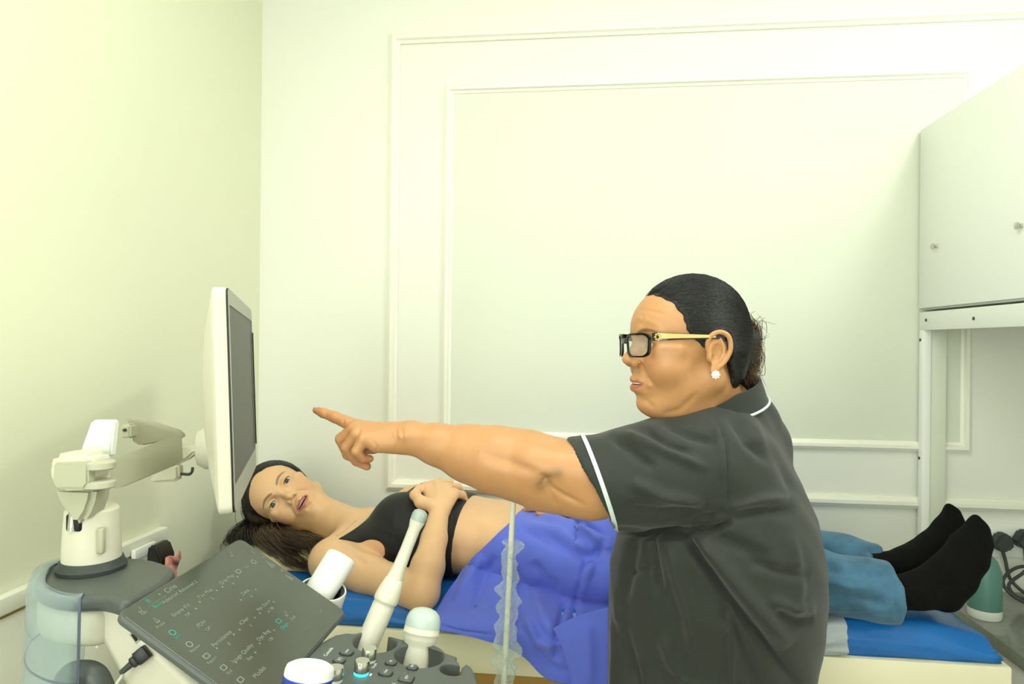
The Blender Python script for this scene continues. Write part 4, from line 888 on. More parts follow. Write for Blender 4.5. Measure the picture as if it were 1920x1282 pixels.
for i in range(1500):                                                 # knot loops and loose ends
    a = r_.uniform(0, 2*PI); c = np.array([-86+r_.normal(0, 3), r_.normal(3, 8), (22 if r_.random() < .6 else -4)+r_.normal(0, 6)]); ra = r_.uniform(10, 30); rb = r_.uniform(6, 24); tl = r_.uniform(-.9, .9); path = []
    for k in range(12):
        t = a+k/11*r_.uniform(2.2, 3.2); q = c+np.array([rb*math.cos(t)*.8, rb*math.sin(t)*math.sin(tl)+rb*math.cos(t)*.3, ra*math.sin(t)]); path.append(A_o+A_R@(q*.001*A_s))
    pths.append(path)
for i in range(70):
    p = np.array([-92+r_.normal(0, 6), r_.normal(6, 10), 30+r_.normal(0, 14)]) if i < 45 else np.array([-80+r_.normal(0, 6), 20+r_.normal(0, 10), -20+r_.normal(0, 12)])
    d = np.array([-.6+r_.normal(0, .4), .2, .6+r_.normal(0, .5)]) if i < 45 else np.array([-.3+r_.normal(0, .3), .2, -.8]); L_ = r_.uniform(8, 24)
    pths.append([A_o+A_R@((p+d*L_*t+np.array([0, 0, -6*t*t]))*.001*A_s) for t in np.linspace(0, 1, 12)])
strands('hair_knot', pths, r_.uniform(.0002, .0006, len(pths)), M['hair_a2'], pa_)
# --- jewellery
ear = A_o+A_R@(np.array([12, 82, -25])*.001*A_s)
st = lathe('earring', [(0, -.002), (.0050, -.002), (.0058, 0), (.0054, .0012), (.0030, .0036), (0, .0042)], frame_mtx(ear, A_l*.9+A_f*.3), mat('crystal', '#f6f8f6', .08, .1, spec=1.), pa_, 9, ang=5)
for k in range(8): lathe('stone', [(0, 0), (.0016, .0), (.001, .0014), (0, .0016)], frame_mtx(ear, A_l*.9+A_f*.3) @ Matrix.Rotation(k*PI/4, 4, 'Z') @ Matrix.Translation((.0052, 0, .0012)), bpy.data.materials['crystal'], st, 8, ang=10)
lathe('nose_stud', [(0, 0), (.0016, 0), (.0014, .0012), (0, .0018)], frame_mtx(A_o+A_R@(np.array([100, 20.5, -6])*.001*A_s), A_l), mat('gold', '#d8b35a', .2, 1.), pa_, 12)
# --- glasses
gs = empty('eyeglasses', 'black rectangular eyeglasses with broad gold temples worn by the standing woman', 'eyeglasses')
gm = Matrix(((A_R[0, 0], A_R[0, 1], A_R[0, 2], A_o[0]), (A_R[1, 0], A_R[1, 1], A_R[1, 2], A_o[1]), (A_R[2, 0], A_R[2, 1], A_R[2, 2], A_o[2]), (0, 0, 0, 1))) @ Matrix.Scale(.001*A_s, 4)
mblk = mat('glossy_black_frame', '#12110f', .18, spec=.7); mgold = mat('gold_inlay', '#e2cc8a', .3, .55); mlens = clearmat('lens', '#cfd8cc', .10, .04)
def yz(y, z): # wrap of the front: x retreats with |y|
    return Vector((116-abs(y)**2*.0042, y, z))
fr_o = rrect(0, 1, 0, 1, .18, 5)
for sd in (1, -1):
    bm = bmesh.new(); O = [(8+54*(.5+(a-.5)*(.86+.14*b)), 2+35*b) for a, b in rrect(0, 1, 0, 1, .26, 8)]; N_ = len(O); Ii = [(8+2.4+49*(.5+(a-.5)*(.86+.14*b)), 2+2.2+30*b) for a, b in rrect(0, 1, 0, 1, .28, 8)]
    Ro = [bm.verts.new(gm @ (yz(sd*a, b)+Vector((0, 0, 0)))) for a, b in O]; Ri = [bm.verts.new(gm @ yz(sd*a, b)) for a, b in Ii]
    Rob = [bm.verts.new(gm @ (yz(sd*a, b)-Vector((3.2, 0, 0)))) for a, b in O]; Rib = [bm.verts.new(gm @ (yz(sd*a, b)-Vector((3.2, 0, 0)))) for a, b in Ii]
    for i in range(N_):
        j = (i+1) % N_; bm.faces.new([Ro[i], Ro[j], Ri[j], Ri[i]]); bm.faces.new([Rob[i], Rib[i], Rib[j], Rob[j]]); bm.faces.new([Ro[i], Rob[i], Rob[j], Ro[j]]); bm.faces.new([Ri[i], Ri[j], Rib[j], Rib[i]])
    finish('rim', bm, mblk, gs, ang=50)
    bm = bmesh.new(); c_ = [bm.verts.new(gm @ (yz(sd*a, b)-Vector((2.2, 0, 0)))) for a, b in Ii]; bm.faces.new(c_); finish('lens', bm, mlens, gs)
    tp = [(97, 64, 31, 5.5), (92, 70, 31, 6.0), (72, 76, 30.5, 5.0), (40, 78.5, 29.5, 3.6), (10, 80, 28.5, 2.6), (-8, 80, 24, 2.4)]
    bm = bmesh.new(); rg = []
    for x_, y_, z_, h_ in tp: rg.append([bm.verts.new(gm @ Vector((x_, sd*(y_+q), z_+w))) for q, w in ((-1.6, -h_), (1.6, -h_), (1.6, h_), (-1.6, h_))])
    for a, b in zip(rg[:-1], rg[1:]):
        for i in range(4): bm.faces.new([a[i], a[(i+1) % 4], b[(i+1) % 4], b[i]])
    bm.faces.new(rg[0]); bm.faces.new(rg[-1]); t_ = finish('temple', bm, mblk, gs)
    bm = bmesh.new(); rg = []
    for x_, y_, z_, h_ in tp[1:5]: rg.append([bm.verts.new(gm @ Vector((x_, sd*(y_+2.0), z_+w))) for w in (-h_*.5, h_*.85)])
    for a, b in zip(rg[:-1], rg[1:]): bm.faces.new([a[0], a[1], b[1], b[0]])
    finish('gold_inlay', bm, mgold, t_)
    for k in range(9):
        a = k*PI/4; cc_ = (92+4.5*math.cos(a), sd*(72.5), 30.5+4.5*math.sin(a)) if k < 8 else (92, sd*72.5, 30.5)
        lathe('ornament', [(0, -1.), (1.5, -1.), (1.5, .8), (.8, 1.6), (0, 1.7)], gm @ frame_mtx(cc_, (0, sd, 0)), mgold if k < 8 else mblk, t_, 10)
box('bridge', (111, -9, 22), (116.5, 9, 30), mblk, gs, 1.2, 2, gm)
# --- tunic
g_body = np.array(camdir(-.93, 0, -.36)); l_body = np.array(camdir(-.36, 0, .93)); Zt = lambda y: 1.42-(y-645)/1280*1.17
rows = [(738, 1372, 1412), (752, 1336, 1424), (768, 1312, 1431), (800, 1275, 1449), (850, 1225, 1482), (900, 1195, 1508), (960, 1168, 1530), (1000, 1156, 1538), (1050, 1146, 1543), (1100, 1139, 1541), (1150, 1130, 1535), (1200, 1119, 1525), (1282, 1102, 1506), (1400, 1085, 1500), (1560, 1075, 1505)]
bz = np.array([Zt(r[0]) for r in rows]); xc = np.array([((r[1]+r[2])/2-960)/1280*1.17 for r in rows]); hw = np.array([(r[2]-r[1])/2/1280*1.17 for r in rows])
bl = np.interp(bz, [.6, .90, 1.0, 1.1, 1.2, 1.28, 1.33], [.12, .125, .17, .19, .185, .13, .05]); ap = np.sqrt(np.maximum(hw**2-(.36*bl)**2, .02**2))/.93*.955
def torso(off=0.):
    o0 = bz[::-1]
    def f(X, Y, Z):
        zz = np.broadcast_to(Z, (1, 1, Z.shape[2])) if Z.ndim == 3 else Z
        zr = zz.ravel(); a = np.interp(zr, o0, ap[::-1]).reshape(zz.shape)+off; b = np.interp(zr, o0, bl[::-1]).reshape(zz.shape)+off; c = np.interp(zr, o0, xc[::-1]).reshape(zz.shape)
        ctr = [CAM[i]+CR[i]*c+CF[i]*1.165 for i in range(2)]; dx, dy = X-ctr[0], Y-ctr[1]
        p = np.abs(dx*g_body[0]+dy*g_body[1])/a; q = np.abs(dx*l_body[0]+dy*l_body[1])/b; e = 2.25
        return ((p**e+q**e)**(1/e)-1)*np.minimum(a, b)*.85
    return f
FT = Field(axis_steps([(-.12, .66, .0034)]), axis_steps([(.88, 1.42, .0042)]), axis_steps([(.60, .90, .008), (.90, 1.37, .0034)]))
FT.fn(torso(), (.04, .88, .60), (.66, 1.42, 1.345), .03)
FT.cap(P(1370, 805, 1.18), P(1338, 850, 1.06), .060, .072, .045); FT.cap(P(1375, 805, 1.20), P(1405, 846, 1.32), .060, .066, .045)
FT.cap(P(1385, 800, 1.20), P(1395, 830, 1.22), .062, .075, .03)
hemc = P(1106, 905, 1.062); hn = np.array(camdir(-.885, -.465, 0)); 
FT.chain([P(1322, 872, 1.06), P(1240, 886, 1.055), P(1180, 897, 1.055), P(1070, 910, 1.062)], [.086, .082, .0765, .0735], .012)
FT.fn(lambda X, Y, Z: ((X-hemc[0])*hn[0]+(Y-hemc[1])*hn[1]+(Z-hemc[2])*hn[2]), (.04, .88, .98), (.34, 1.13, 1.34), .001, 'int') if False else None
# cut the sleeve at its hem plane, only on the arm side
def hemcut(X, Y, Z): return np.maximum(-((X-hemc[0])*hn[0]+(Y-hemc[1])*hn[1]+(Z-hemc[2])*hn[2]), np.sqrt((X-hemc[0])**2+(Y-hemc[1])**2+(Z-hemc[2])**2)-.13)
FT.fn(hemcut, (-.12, .88, .98), (.34, 1.3, 1.36), .003, 'sub')
FT.cap(P(1150, 901, 1.060), P(1060, 911, 1.062), .0675, .0675, .002, 'sub')                   # hollow sleeve end
FT.cap(P(1340, 715, 1.13), P(1350, 762, 1.14), .052, .058, .004, op='sub')           # neck opening
V, Fq = FT.mesh(); V = relax(V, Fq, 2)
V = folds(V, Fq, [(p_, a_*1.25, w_*.8) for p_, a_, w_ in [
    ([(1280, 1000), (1310, 1040), (1365, 1120), (1430, 1200), (1500, 1290)], -0.0155, 11), ([(1300, 1000), (1345, 1050), (1400, 1120), (1480, 1210)], 0.0124, 20), ([(1350, 1120), (1385, 1200), (1430, 1300)], -0.0093, 12), ([(1368, 1150), (1372, 1220), (1372, 1310)], 0.0062, 8),
    ([(1150, 996), (1200, 1000), (1280, 1000), (1340, 990), (1375, 978)], -0.0186, 9), ([(1290, 985), (1350, 965), (1440, 955), (1490, 960)], -0.0093, 14), ([(1330, 1000), (1380, 1020), (1450, 1050)], -0.0078, 16), ([(1330, 975), (1420, 940), (1480, 935)], 0.0078, 14),
    ([(1345, 785), (1362, 830), (1366, 900), (1366, 965)], -0.0040, 4), ([(1340, 790), (1353, 840), (1356, 900)], 0.0031, 7),
    ([(1140, 815), (1180, 840), (1230, 880)], -0.0078, 11), ([(1160, 808), (1200, 825), (1260, 850), (1330, 880)], 0.0078, 12), ([(1240, 790), (1290, 815), (1340, 830)], -0.0078, 11), ([(1200, 800), (1250, 835), (1300, 850)], -0.0062, 9),
    ([(1180, 900), (1240, 930), (1320, 945)], 0.0078, 15), ([(1170, 950), (1240, 962), (1330, 955)], -0.0062, 13), ([(1390, 765), (1430, 820), (1480, 860)], 0.0078, 15), ([(1370, 775), (1400, 830), (1450, 870)], -0.0070, 13), ([(1420, 790), (1460, 860), (1490, 930)], -0.0062, 10),
    ([(1400, 1050), (1460, 1070), (1520, 1080)], -0.0078, 13), ([(1440, 1120), (1490, 1140), (1530, 1140)], 0.0078, 13), ([(1450, 1145), (1495, 1165), (1525, 1165)], -0.0078, 10),
    ([(1220, 1000), (1228, 1060), (1240, 1120)], -0.0093, 11), ([(1250, 1005), (1265, 1070), (1290, 1150), (1300, 1230)], 0.0078, 15), ([(1190, 1000), (1180, 1060), (1165, 1140)], -0.0078, 14), ([(1160, 1060), (1185, 1075), (1220, 1060)], -0.0047, 7),
    ([(1160, 1160), (1180, 1230), (1200, 1300)], -0.0078, 14), ([(1240, 1180), (1260, 1240), (1300, 1300)], 0.0078, 16), ([(1150, 1100), (1165, 1180), (1180, 1260)], 0.0062, 10), ([(1480, 1000), (1500, 1080), (1490, 1160)], 0.0047, 14)]])
nz = np.sin(V[:, 0]*60+V[:, 2]*35)*np.sin(V[:, 2]*48+V[:, 1]*70); V = V+vnormals(V, Fq)*(.0012*nz)[:, None]
tun = np_mesh('tunic', V, Fq, M['tunic'], pa_)
bt = bvh(V, Fq)
def band(name, bt, c, n_, rmax, w, m, parent, th=.0015, a0=0, a1=360, N=80):
    """flat ribbon lying on a surface around axis n_"""
    mx = frame_mtx(c, n_); bm = bmesh.new(); rows_ = []
    for k in range(N+(0 if a1-a0 == 360 else 1)):
        a = math.radians(a0+(a1-a0)*k/N); row = []
        for s_ in (-.5, 0, .5):
            o = mx @ Vector((rmax*math.cos(a), rmax*math.sin(a), s_*w)); tgt = mx @ Vector((0, 0, s_*w)); d = (tgt-o).normalized(); h = bt.ray_cast(o, d)
            p = (h[0]-d*th) if h[0] is not None else tgt-d*rmax*.8; row.append(bm.verts.new(p))
        rows_.append(row)
    L = len(rows_)
    for i in range(L if a1-a0 == 360 else L-1):
        A_, B_ = rows_[i], rows_[(i+1) % L]
        for j in range(2): bm.faces.new([A_[j], B_[j], B_[j+1], A_[j+1]])
    ob = finish(name, bm, m, parent, ang=180); return ob
# sleeve stripe: plane through the two seen end points
s0, s1 = P(1094, 821, 1.062), P(1151, 990, 1.062); sd_ = s1-s0; sn = np.cross(sd_/np.linalg.norm(sd_), CF); scn = (s0+s1)/2
if sn@hn < 0: sn = -sn
band('sleeve_stripe', bt, scn, sn, .094, .0062, M['piping'], pa_)
# collar
cm_c = P(1344, 757, 1.115); cax = camdir(-.16, .96, .14); cax /= np.linalg.norm(cax); cmx = frame_mtx(cm_c, cax, -A_f)
def collar_pt(a, h, r): # a=0 back of neck
    return cmx @ Vector(((r+.004*math.cos(a))*math.cos(a)*1.02, r*math.sin(a)*.98, h))
bm = bmesh.new(); C_ = []
for k in range(49):
    a = math.radians(-148+296*k/48); f_ = 1-abs(a)/math.radians(148); hgt = .036*min(1, .35+f_*1.6); base = -.002-.010*(1-f_)
    C_.append([bm.verts.new(collar_pt(a, base, .0755)), bm.verts.new(collar_pt(a, base+hgt*.5, .0725)), bm.verts.new(collar_pt(a, base+hgt, .0690)), bm.verts.new(collar_pt(a, base+hgt, .0650)), bm.verts.new(collar_pt(a, base, .0690))])
for a, b in zip(C_[:-1], C_[1:]):
    for j in range(5): bm.faces.new([a[j], b[j], b[(j+1) % 5], a[(j+1) % 5]])
bm.faces.new(C_[0]); bm.faces.new(C_[-1][::-1]); co = finish('collar', bm, M['tunic'], pa_, ang=50)
tube('collar_piping', [collar_pt(math.radians(a), -.002-.010*abs(a)/148+.0005, .0775) for a in range(-100, 101, 5)], .0022, M['piping'], co, 8)
# trousers and shoes (below the photo)
FL = Field(axis_steps([(.05, .70, .008)]), axis_steps([(.85, 1.32, .008)]), axis_steps([(.0, .72, .009)]))
hipc = CAM+CR*xc[-1]+CF*1.13; hipc[2] = .66
for sd in (1, -1):
    h_ = hipc+l_body*.072*sd; kn = h_+np.array([0, 0, -.24]); an = h_+np.array([.01, 0, -.56]); FL.cap(h_, kn, .075, .062, .02); FL.cap(kn, an, .062, .055, .02)
    tx = an.copy(); tx[2] = .035
    SH = Field(axis_steps([(tx[0]-.22, tx[0]+.12, .006)]), axis_steps([(tx[1]-.16, tx[1]+.16, .006)]), axis_steps([(-.01, .12, .006)]))
    SH.cap(tx+np.array([0, 0, .0]), tx+g_body*.14, .036, .034, .01); SH.cap(tx, tx+np.array([0, 0, .05]), .038, .034, .01); SH.f = np.maximum(SH.f, (.002-SH.ax[2])[None, None, :]).astype(np.float32)
    a_, b_ = SH.mesh(); np_mesh('shoe', a_, b_, M['plastic_black'], pa_)
a_, b_ = FL.mesh(); np_mesh('trousers', a_, b_, M['tunic'], pa_)
#@@WOMAN_B
# ================================================================== the lying woman
pb = empty('person', 'young woman in black crop top lying on the couch, right hand resting on her ribs', 'person')
B_l = camdir(.40, .83, -.38); B_u0 = camdir(-.915, .41, 0); B_f = np.cross(B_l, B_u0); B_R = R3(B_f, B_l); B_s = 1.07
B_g = dict(nn=1.8, nose=117, open=5.5, ears=0, eye=3.5, liner=.25, lid=.5, nz=0)
B_o = P(526, 924, 1.72)-B_R@(np.array([80, 0, 21])*.001*B_s)
FB = Field(axis_steps([(-1.0, -.90, .004), (-.90, -.62, .0015), (-.62, -.20, .0032), (-.20, .50, .009)]), axis_steps([(1.26, 1.48, .0034), (1.48, 1.76, .0016), (1.76, 1.92, .006)]), axis_steps([(.87, .93, .0035), (.93, 1.14, .0016)]))
head_sdf(FB, B_o, B_R, B_s, B_g)
nbB = P(678, 1000, 1.66)
FB.cap(B_o+B_R@np.array([-.014, 0, -.035]), nbB, .047, .050, .02)
shN = P(622, 1052, 1.515); shF = P(690, 985, 1.86)
FB.cap(nbB, shN, .044, .047, .03); FB.cap(nbB, shF, .044, .047, .03)
st = [(655, 985, .10, 1.62), (690, 962, .14, 1.62), (735, 938, .155, 1.62), (770, 924, .155, 1.61), (805, 922, .150, 1.61), (840, 926, .145, 1.60), (872, 934, .138, 1.60), (905, 941, .135, 1.59), (950, 948, .142, 1.58), (1000, 956, .160, 1.57), (1050, 962, .172, 1.55), (1120, 968, .175, 1.53), (1200, 972, .17, 1.51)]
stp = np.array([PY(x, y, Yc_) for x, y, b, Yc_ in st]); sx_ = stp[:, 0]; sb = np.array([q[2] for q in st]); sc_ = np.array([q[3] for q in st]); ztp = stp[:, 2]; ZB = .884
def trunk(off=0., xs0=sx_[0], xs1=sx_[-1]):
    def f(X, Y, Z):
        xr = X.ravel(); b = np.interp(xr, sx_, sb)[:, None, None]+off; c = np.interp(xr, sx_, sc_)[:, None, None]; zt = np.interp(xr, sx_, ztp)[:, None, None]; a = (zt-ZB)/2+off; zc = (zt+ZB)/2
        p = np.abs(Y-c)/b; q = np.abs(Z-zc)/a; e = 2.5; d = ((p**e+q**e)**(1/e)-1)*np.minimum(a, b)*.85
        return np.maximum(d, np.maximum(xs0-X, X-xs1))
    return f
FB.fn(trunk(), (-1, 1.26, .87), (.4, 1.92, 1.16), .02)
for yy in (-.068, .07): FB.ell(PY(770, 938, 1.61)+np.array([0, yy, -.030]), (.062, .060, .052), .02)
# right arm (near): upper arm on the couch, forearm raised, hand on the ribs
elb = P(790, 1110, 1.375); wrB = P(823, 962, 1.50)
FB.chain([shN, P(690, 1078, 1.46), elb], [.046, .040, .037], .018); FB.chain([elb, P(802, 1062, 1.40), P(814, 1010, 1.45), wrB], [.035, .034, .027, .0215], .010)
mB = [P(800, 912, 1.585), P(820, 909, 1.58), P(838, 914, 1.57), P(852, 925, 1.555)]
for q in mB: FB.cap(wrB+(q-wrB)*.2, q, .018, .0125, .009)
for q, a_ in zip(mB, ((822, 903, 1.63), (843, 905, 1.625), (859, 913, 1.61), (867, 928, 1.595))):
    k1 = P(*a_); FB.chain([q, k1, k1+np.array([.006, .02, -.025])], [.0115, .0095, .008], .0025)
FB.chain([P(812, 947, 1.51), P(789, 941, 1.52), P(778, 928, 1.545), P(786, 914, 1.575)], [.016, .0135, .0115, .009], .006)
# left arm lies along the far side
FB.chain([shF, (-.30, 1.86, .95), (-.06, 1.85, .935)], [.045, .036, .025], .015)
for k in range(4): FB.cap((-.05, 1.84+.014*k, .93), (.04, 1.835+.017*k, .915), .013, .0085, .004)
# hips and legs (inside the jeans)
lgN = [(.02, 1.455, .965), (.22, 1.41, .970)]; lgF = [(.02, 1.60, .965), (.22, 1.56, .975)]
for lg in (lgN, lgF): FB.chain(lg, [.068, .045], .02)
V, Fq = FB.mesh(); V = relax(V, Fq, 1)
V = folds(V, Fq, [([(700, 962), (670, 990), (640, 1008)], .002, 6), ([(655, 975), (645, 990), (640, 1002)], -.0015, 5), ([(612, 968), (600, 990), (585, 1010)], -.001, 6), ([(640, 1012), (665, 1040), (690, 1062)], -.004, 7),
    ([(905, 945), (900, 980), (890, 1010)], -.0015, 10), ([(985, 955), (965, 960), (940, 958)], -.001, 4)])
skb = np.array(lin('#e0b68a')); cols = np.tile(skb, (len(V), 1))
cols = head_paint(V, cols, B_o, B_R, B_s, '#bb756c', '#6a543c', B_g)
LB = head_local(V, B_o, B_R, B_s)
btB = bvh(V, Fq); body = np_mesh('body', V, Fq, M['skin_b'], pb, cols)
eyes(pb, B_o, B_R, B_s, CAM-B_o, '#3c3630')
for y in (1, -1):
    lp = [B_o+B_R@(np.array([78+13.0*math.cos(math.radians(a))*math.cos(math.radians(el)), 31*y+14.6*math.sin(math.radians(a))*y, 21.2+13.4*math.sin(math.radians(el))])*.001*B_s) for a, el in ((-52, 2), (-38, 9), (-20, 15), (0, 17.5), (20, 16), (38, 11), (54, 4), (64, 3))]
    tube('lash_line', smooth_path(lp, 4), .0008, M['hair_b'], pb, 6); teeth(pb, B_o, B_R, B_s, -34.5, 7, 15)
# neck chain
def on_b(x, y):
    d = D(x, y); d = d/np.linalg.norm(d); h = btB.ray_cast(CAM, d); return np.array(h[0])-d*.0006
tube('necklace', smooth_path([on_b(x, y) for x, y in ((668, 975), (660, 982), (652, 990), (642, 998), (630, 1005))], 5), .0005, bpy.data.materials['gold'], pb, 6)
# --- crop top
FC = Field(axis_steps([(-.72, -.18, .0024)]), axis_steps([(1.38, 1.86, .003)]), axis_steps([(.88, 1.14, .0024)]))
FC.fn(trunk(.0045), (-1, 1.26, .87), (.4, 1.92, 1.16), .02)
for yy in (-.068, .07): FC.ell(PY(768, 933, 1.61)+np.array([0, yy, -.030]), (.066, .063, .056), .02)
FC.cap(nbB, shN, .0475, .0505, .03); FC.cap(nbB, shF, .0475, .0505, .03)
def plane(p0, p1, dirv, keep):  # plane through p0, p1 along dirv, normal pointing away from keep
    p0, p1 = np.array(p0), np.array(p1); n_ = np.cross(p1-p0, dirv); n_ /= np.linalg.norm(n_)
    if np.dot(np.array(keep)-p0, n_) > 0: n_ = -n_
    return lambda X, Y, Z: (X-p0[0])*n_[0]+(Y-p0[1])*n_[1]+(Z-p0[2])*n_[2]
kp = P(780, 1000, 1.5); al = ((-1, 1.26, .87), (.4, 1.92, 1.16))
FC.fn(plane(P(876, 934, 1.60), P(843, 1040, 1.46), (.05, 1, .25), kp), *al, .001, 'int')
FC.fn(plane(P(626, 1010, 1.50), P(742, 926, 1.62), (.15, 1, -.3), kp), *al, .001, 'int')
FC.ell(P(640, 1062, 1.47), (.085, .075, .056), .004, 'sub'); FC.ell(P(672, 1040, 1.46), (.060, .06, .034), .01, 'sub'); FC.ell(P(735, 985, 1.86), (.06, .06, .05), .004, 'sub')
V, Fq = FC.mesh(); V = relax(V, Fq, 2)
V = folds(V, Fq, [([(700, 1000), (740, 1010), (760, 1050)], -.002, 8), ([(720, 960), (745, 985), (765, 1010)], .0015, 8), ([(760, 925), (775, 945), (790, 950)], -.002, 6), ([(700, 1035), (740, 1050), (770, 1080)], -.0025, 7), ([(850, 960), (848, 1000), (848, 1060)], -.003, 5)])
M['crop'] = mat('black_jersey', '#0e0f0d', .7, bump=.2, bscale=800, sheen=.1)
np_mesh('crop_top', V, Fq, M['crop'], pb)
# hem band
# --- jeans
FJ = Field(axis_steps([(-.02, .80, .0042)]), axis_steps([(1.27, 1.74, .005)]), axis_steps([(.87, 1.10, .0042)]))
cN, cFp = P(1695, 1119, 1.255), P(1664, 1078, 1.375)
FJ.chain([(.02, 1.46, .975), (.30, 1.41, .975), (.42, 1.385, .965), cN+np.array([.04, 0, 0])], [.088, .068, .058, .056], .02); FJ.chain([(.02, 1.61, .975), (.30, 1.56, .985), (.42, 1.53, .985), cFp+np.array([.04, 0, 0])], [.085, .064, .055, .050], .012)
FJ.fn(lambda X, Y, Z: X-(cN[0]-.012+(Z-cN[2])*-.10)+0*Y, (.3, 1.27, .87), (.8, 1.455, 1.1), .001, 'int'); FJ.fn(lambda X, Y, Z: X-(cFp[0]+(Z-cFp[2])*-.10)+0*Y, (.3, 1.45, .87), (.8, 1.74, 1.1), .001, 'int')
V, Fq = FJ.mesh(); V = relax(V, Fq, 2)
V[:, 2] = np.maximum(V[:, 2], .906)
nzz = np.sin(V[:, 0]*70+np.sin(V[:, 2]*60)*1.3)*np.sin(V[:, 2]*70+V[:, 0]*25+V[:, 1]*30); V = V+vnormals(V, Fq)*(.0028*nzz)[:, None]
V = folds(V, Fq, [([(1672, 1074), (1678, 1120), (1684, 1168)], -0.0034, 2.5), ([(1655, 1040), (1660, 1060), (1660, 1075)], -0.0034, 2.5), ([(1540, 1148), (1600, 1152), (1685, 1150)], -0.0031, 2.5), ([(1550, 1090), (1600, 1100), (1650, 1098)], 0.0068, 9), ([(1560, 1110), (1620, 1125), (1660, 1130)], -0.0068, 9), ([(1620, 1050), (1640, 1040), (1655, 1036)], 0.0068, 6), ([(1540, 1068), (1600, 1075), (1680, 1082)], -0.0051, 8)])
M['denim'] = mat('blue_denim', '#44708c', .85, bump=.6, bscale=420, var=.28, vscale=30, sheen=.2)
btJ = bvh(V, Fq); jn = np_mesh('jeans', V, Fq, M['denim'], pb)
M['sock'] = mat('black_sock_knit', '#080907', .9, bump=.25, bscale=1300, spec=.2)
for nm, pts, rs, lo, hi in (('sock', [P(1650, 1112, 1.27), P(1722, 1108, 1.27), P(1766, 1112, 1.275)], [.033, .032, .030], 0, 0), ('sock', [P(1625, 1068, 1.375), P(1700, 1058, 1.38), P(1745, 1066, 1.40)], [.031, .030, .029], 0, 0)):
    near = pts[0][1] < 1.40
    c_ = pts[1]; FS = Field(axis_steps([(c_[0]-.15, c_[0]+.20, .003)]), axis_steps([(c_[1]-.08, c_[1]+.12, .003)]), axis_steps([(c_[2]-.06, c_[2]+.18, .003)]))
    FS.chain(pts, rs, .01)
    if near: ft = [(1776, 1118, 1.275, .027), (1796, 1086, 1.275, .030), (1817, 1046, 1.28, .031), (1831, 1016, 1.285, .025), (1833, 992, 1.29, .017), (1829, 973, 1.29, .009)]; ins_ = [(1722, 1104, 1.27, .031), (1770, 1068, 1.275, .026), (1803, 1018, 1.285, .019), (1822, 984, 1.29, .010)]
    else: ft = [(1748, 1066, 1.40, .028), (1762, 1036, 1.40, .031), (1776, 1006, 1.41, .028), (1786, 980, 1.415, .021), (1786, 962, 1.42, .012), (1779, 949, 1.42, .006)]; ins_ = [(1700, 1055, 1.38, .032), (1745, 1022, 1.40, .026), (1768, 988, 1.41, .018), (1779, 957, 1.42, .009)]
    FS.chain([P(*q[:3]) for q in ft], [q[3] for q in ft], .012); FS.chain([P(*q[:3]) for q in ins_], [q[3] for q in ins_], .010)
    a_, b_ = FS.mesh(); a_ = relax(a_, b_, 2)
    a_ = folds(a_, b_, [([(1700, 1090), (1702, 1115), (1705, 1140)], -.0015, 3), ([(1745, 1100), (1752, 1118), (1748, 1135)], -.0012, 4), ([(1842, 1002), (1850, 1012), (1856, 1020)], -.001, 2)])
    np_mesh('sock', a_, b_, M['sock'], pb)
# --- hair: cap plus long locks over the pillow
FH = Field(axis_steps([(B_o[0]-.16, B_o[0]+.12, .0024)]), axis_steps([(B_o[1]-.15, B_o[1]+.15, .0024)]), axis_steps([(.893, B_o[2]+.16, .0024)]))
FH.frame(B_o, B_R, .001*B_s); FH.ell((4, 0, 48), (87, 77, 80), 6); FH.ell((-20, -10, 0), (70, 70, 70), 18)
xbB = ([-80, -50, -30, -10, 0, 10, 20, 30, 44, 60, 76, 88, 100, 112, 140], [0, 6, 14, 22, 28, 34, 42, 50, 58, 64, 68, 72, 74, 80, 80])
def cutb(X, Y, Z):
    sh_ = np.broadcast(X, Y, Z).shape; b = np.interp(np.broadcast_to(Z, sh_).ravel(), *xbB).reshape(sh_)
    return (X-b-2*np.sin(Y*.3)-np.clip(18-np.abs(Y-8), 0, 18)*-.35)*.00085*B_s
FH.fn(cutb, B_o-.25, B_o+.25, .003, 'int')
a_, b_ = FH.mesh(); a_ = relax(a_, b_, 2); np_mesh('hair', a_, b_, M['hair_b'], pb); hb_ = bvh(a_, b_)
r_ = np.random.default_rng(21)
def projB(q, lift):
    c = np.array([4, 0, 48.]); rad = np.array([87, 77, 80.]); w = (q-c)/rad; return c+(q-c)/np.linalg.norm(w)*(1+lift/80)
pths = []
for i in range(1300):   # swept from the parting to the sides
    sd = -1 if r_.random() < .6 else 1; x0 = r_.uniform(-60, 78); z0 = 48+80*math.sqrt(max(0, 1-((x0-4)/87)**2))-1; p0 = np.array([x0, 12+r_.normal(0, 3), z0]); p1 = np.array([x0*.35-25+r_.normal(0, 9), sd*77, 0+r_.normal(-10, 22)]); md_ = (p0+p1)/2+np.array([8+x0*.18, sd*38, 30]); path = []
    for k in range(12):
        t = k/11; q = (1-t)**2*p0+2*t*(1-t)*md_+t*t*p1; w = capmesh(B_o, B_R, B_s, q, .6+r_.normal(0, .3), hb_); w[2] = max(w[2], .898); path.append(w)
    pths.append(path)
strands('hair_strands', pths, r_.uniform(.0004, .0009, len(pths)), M['hair_b'], pb)
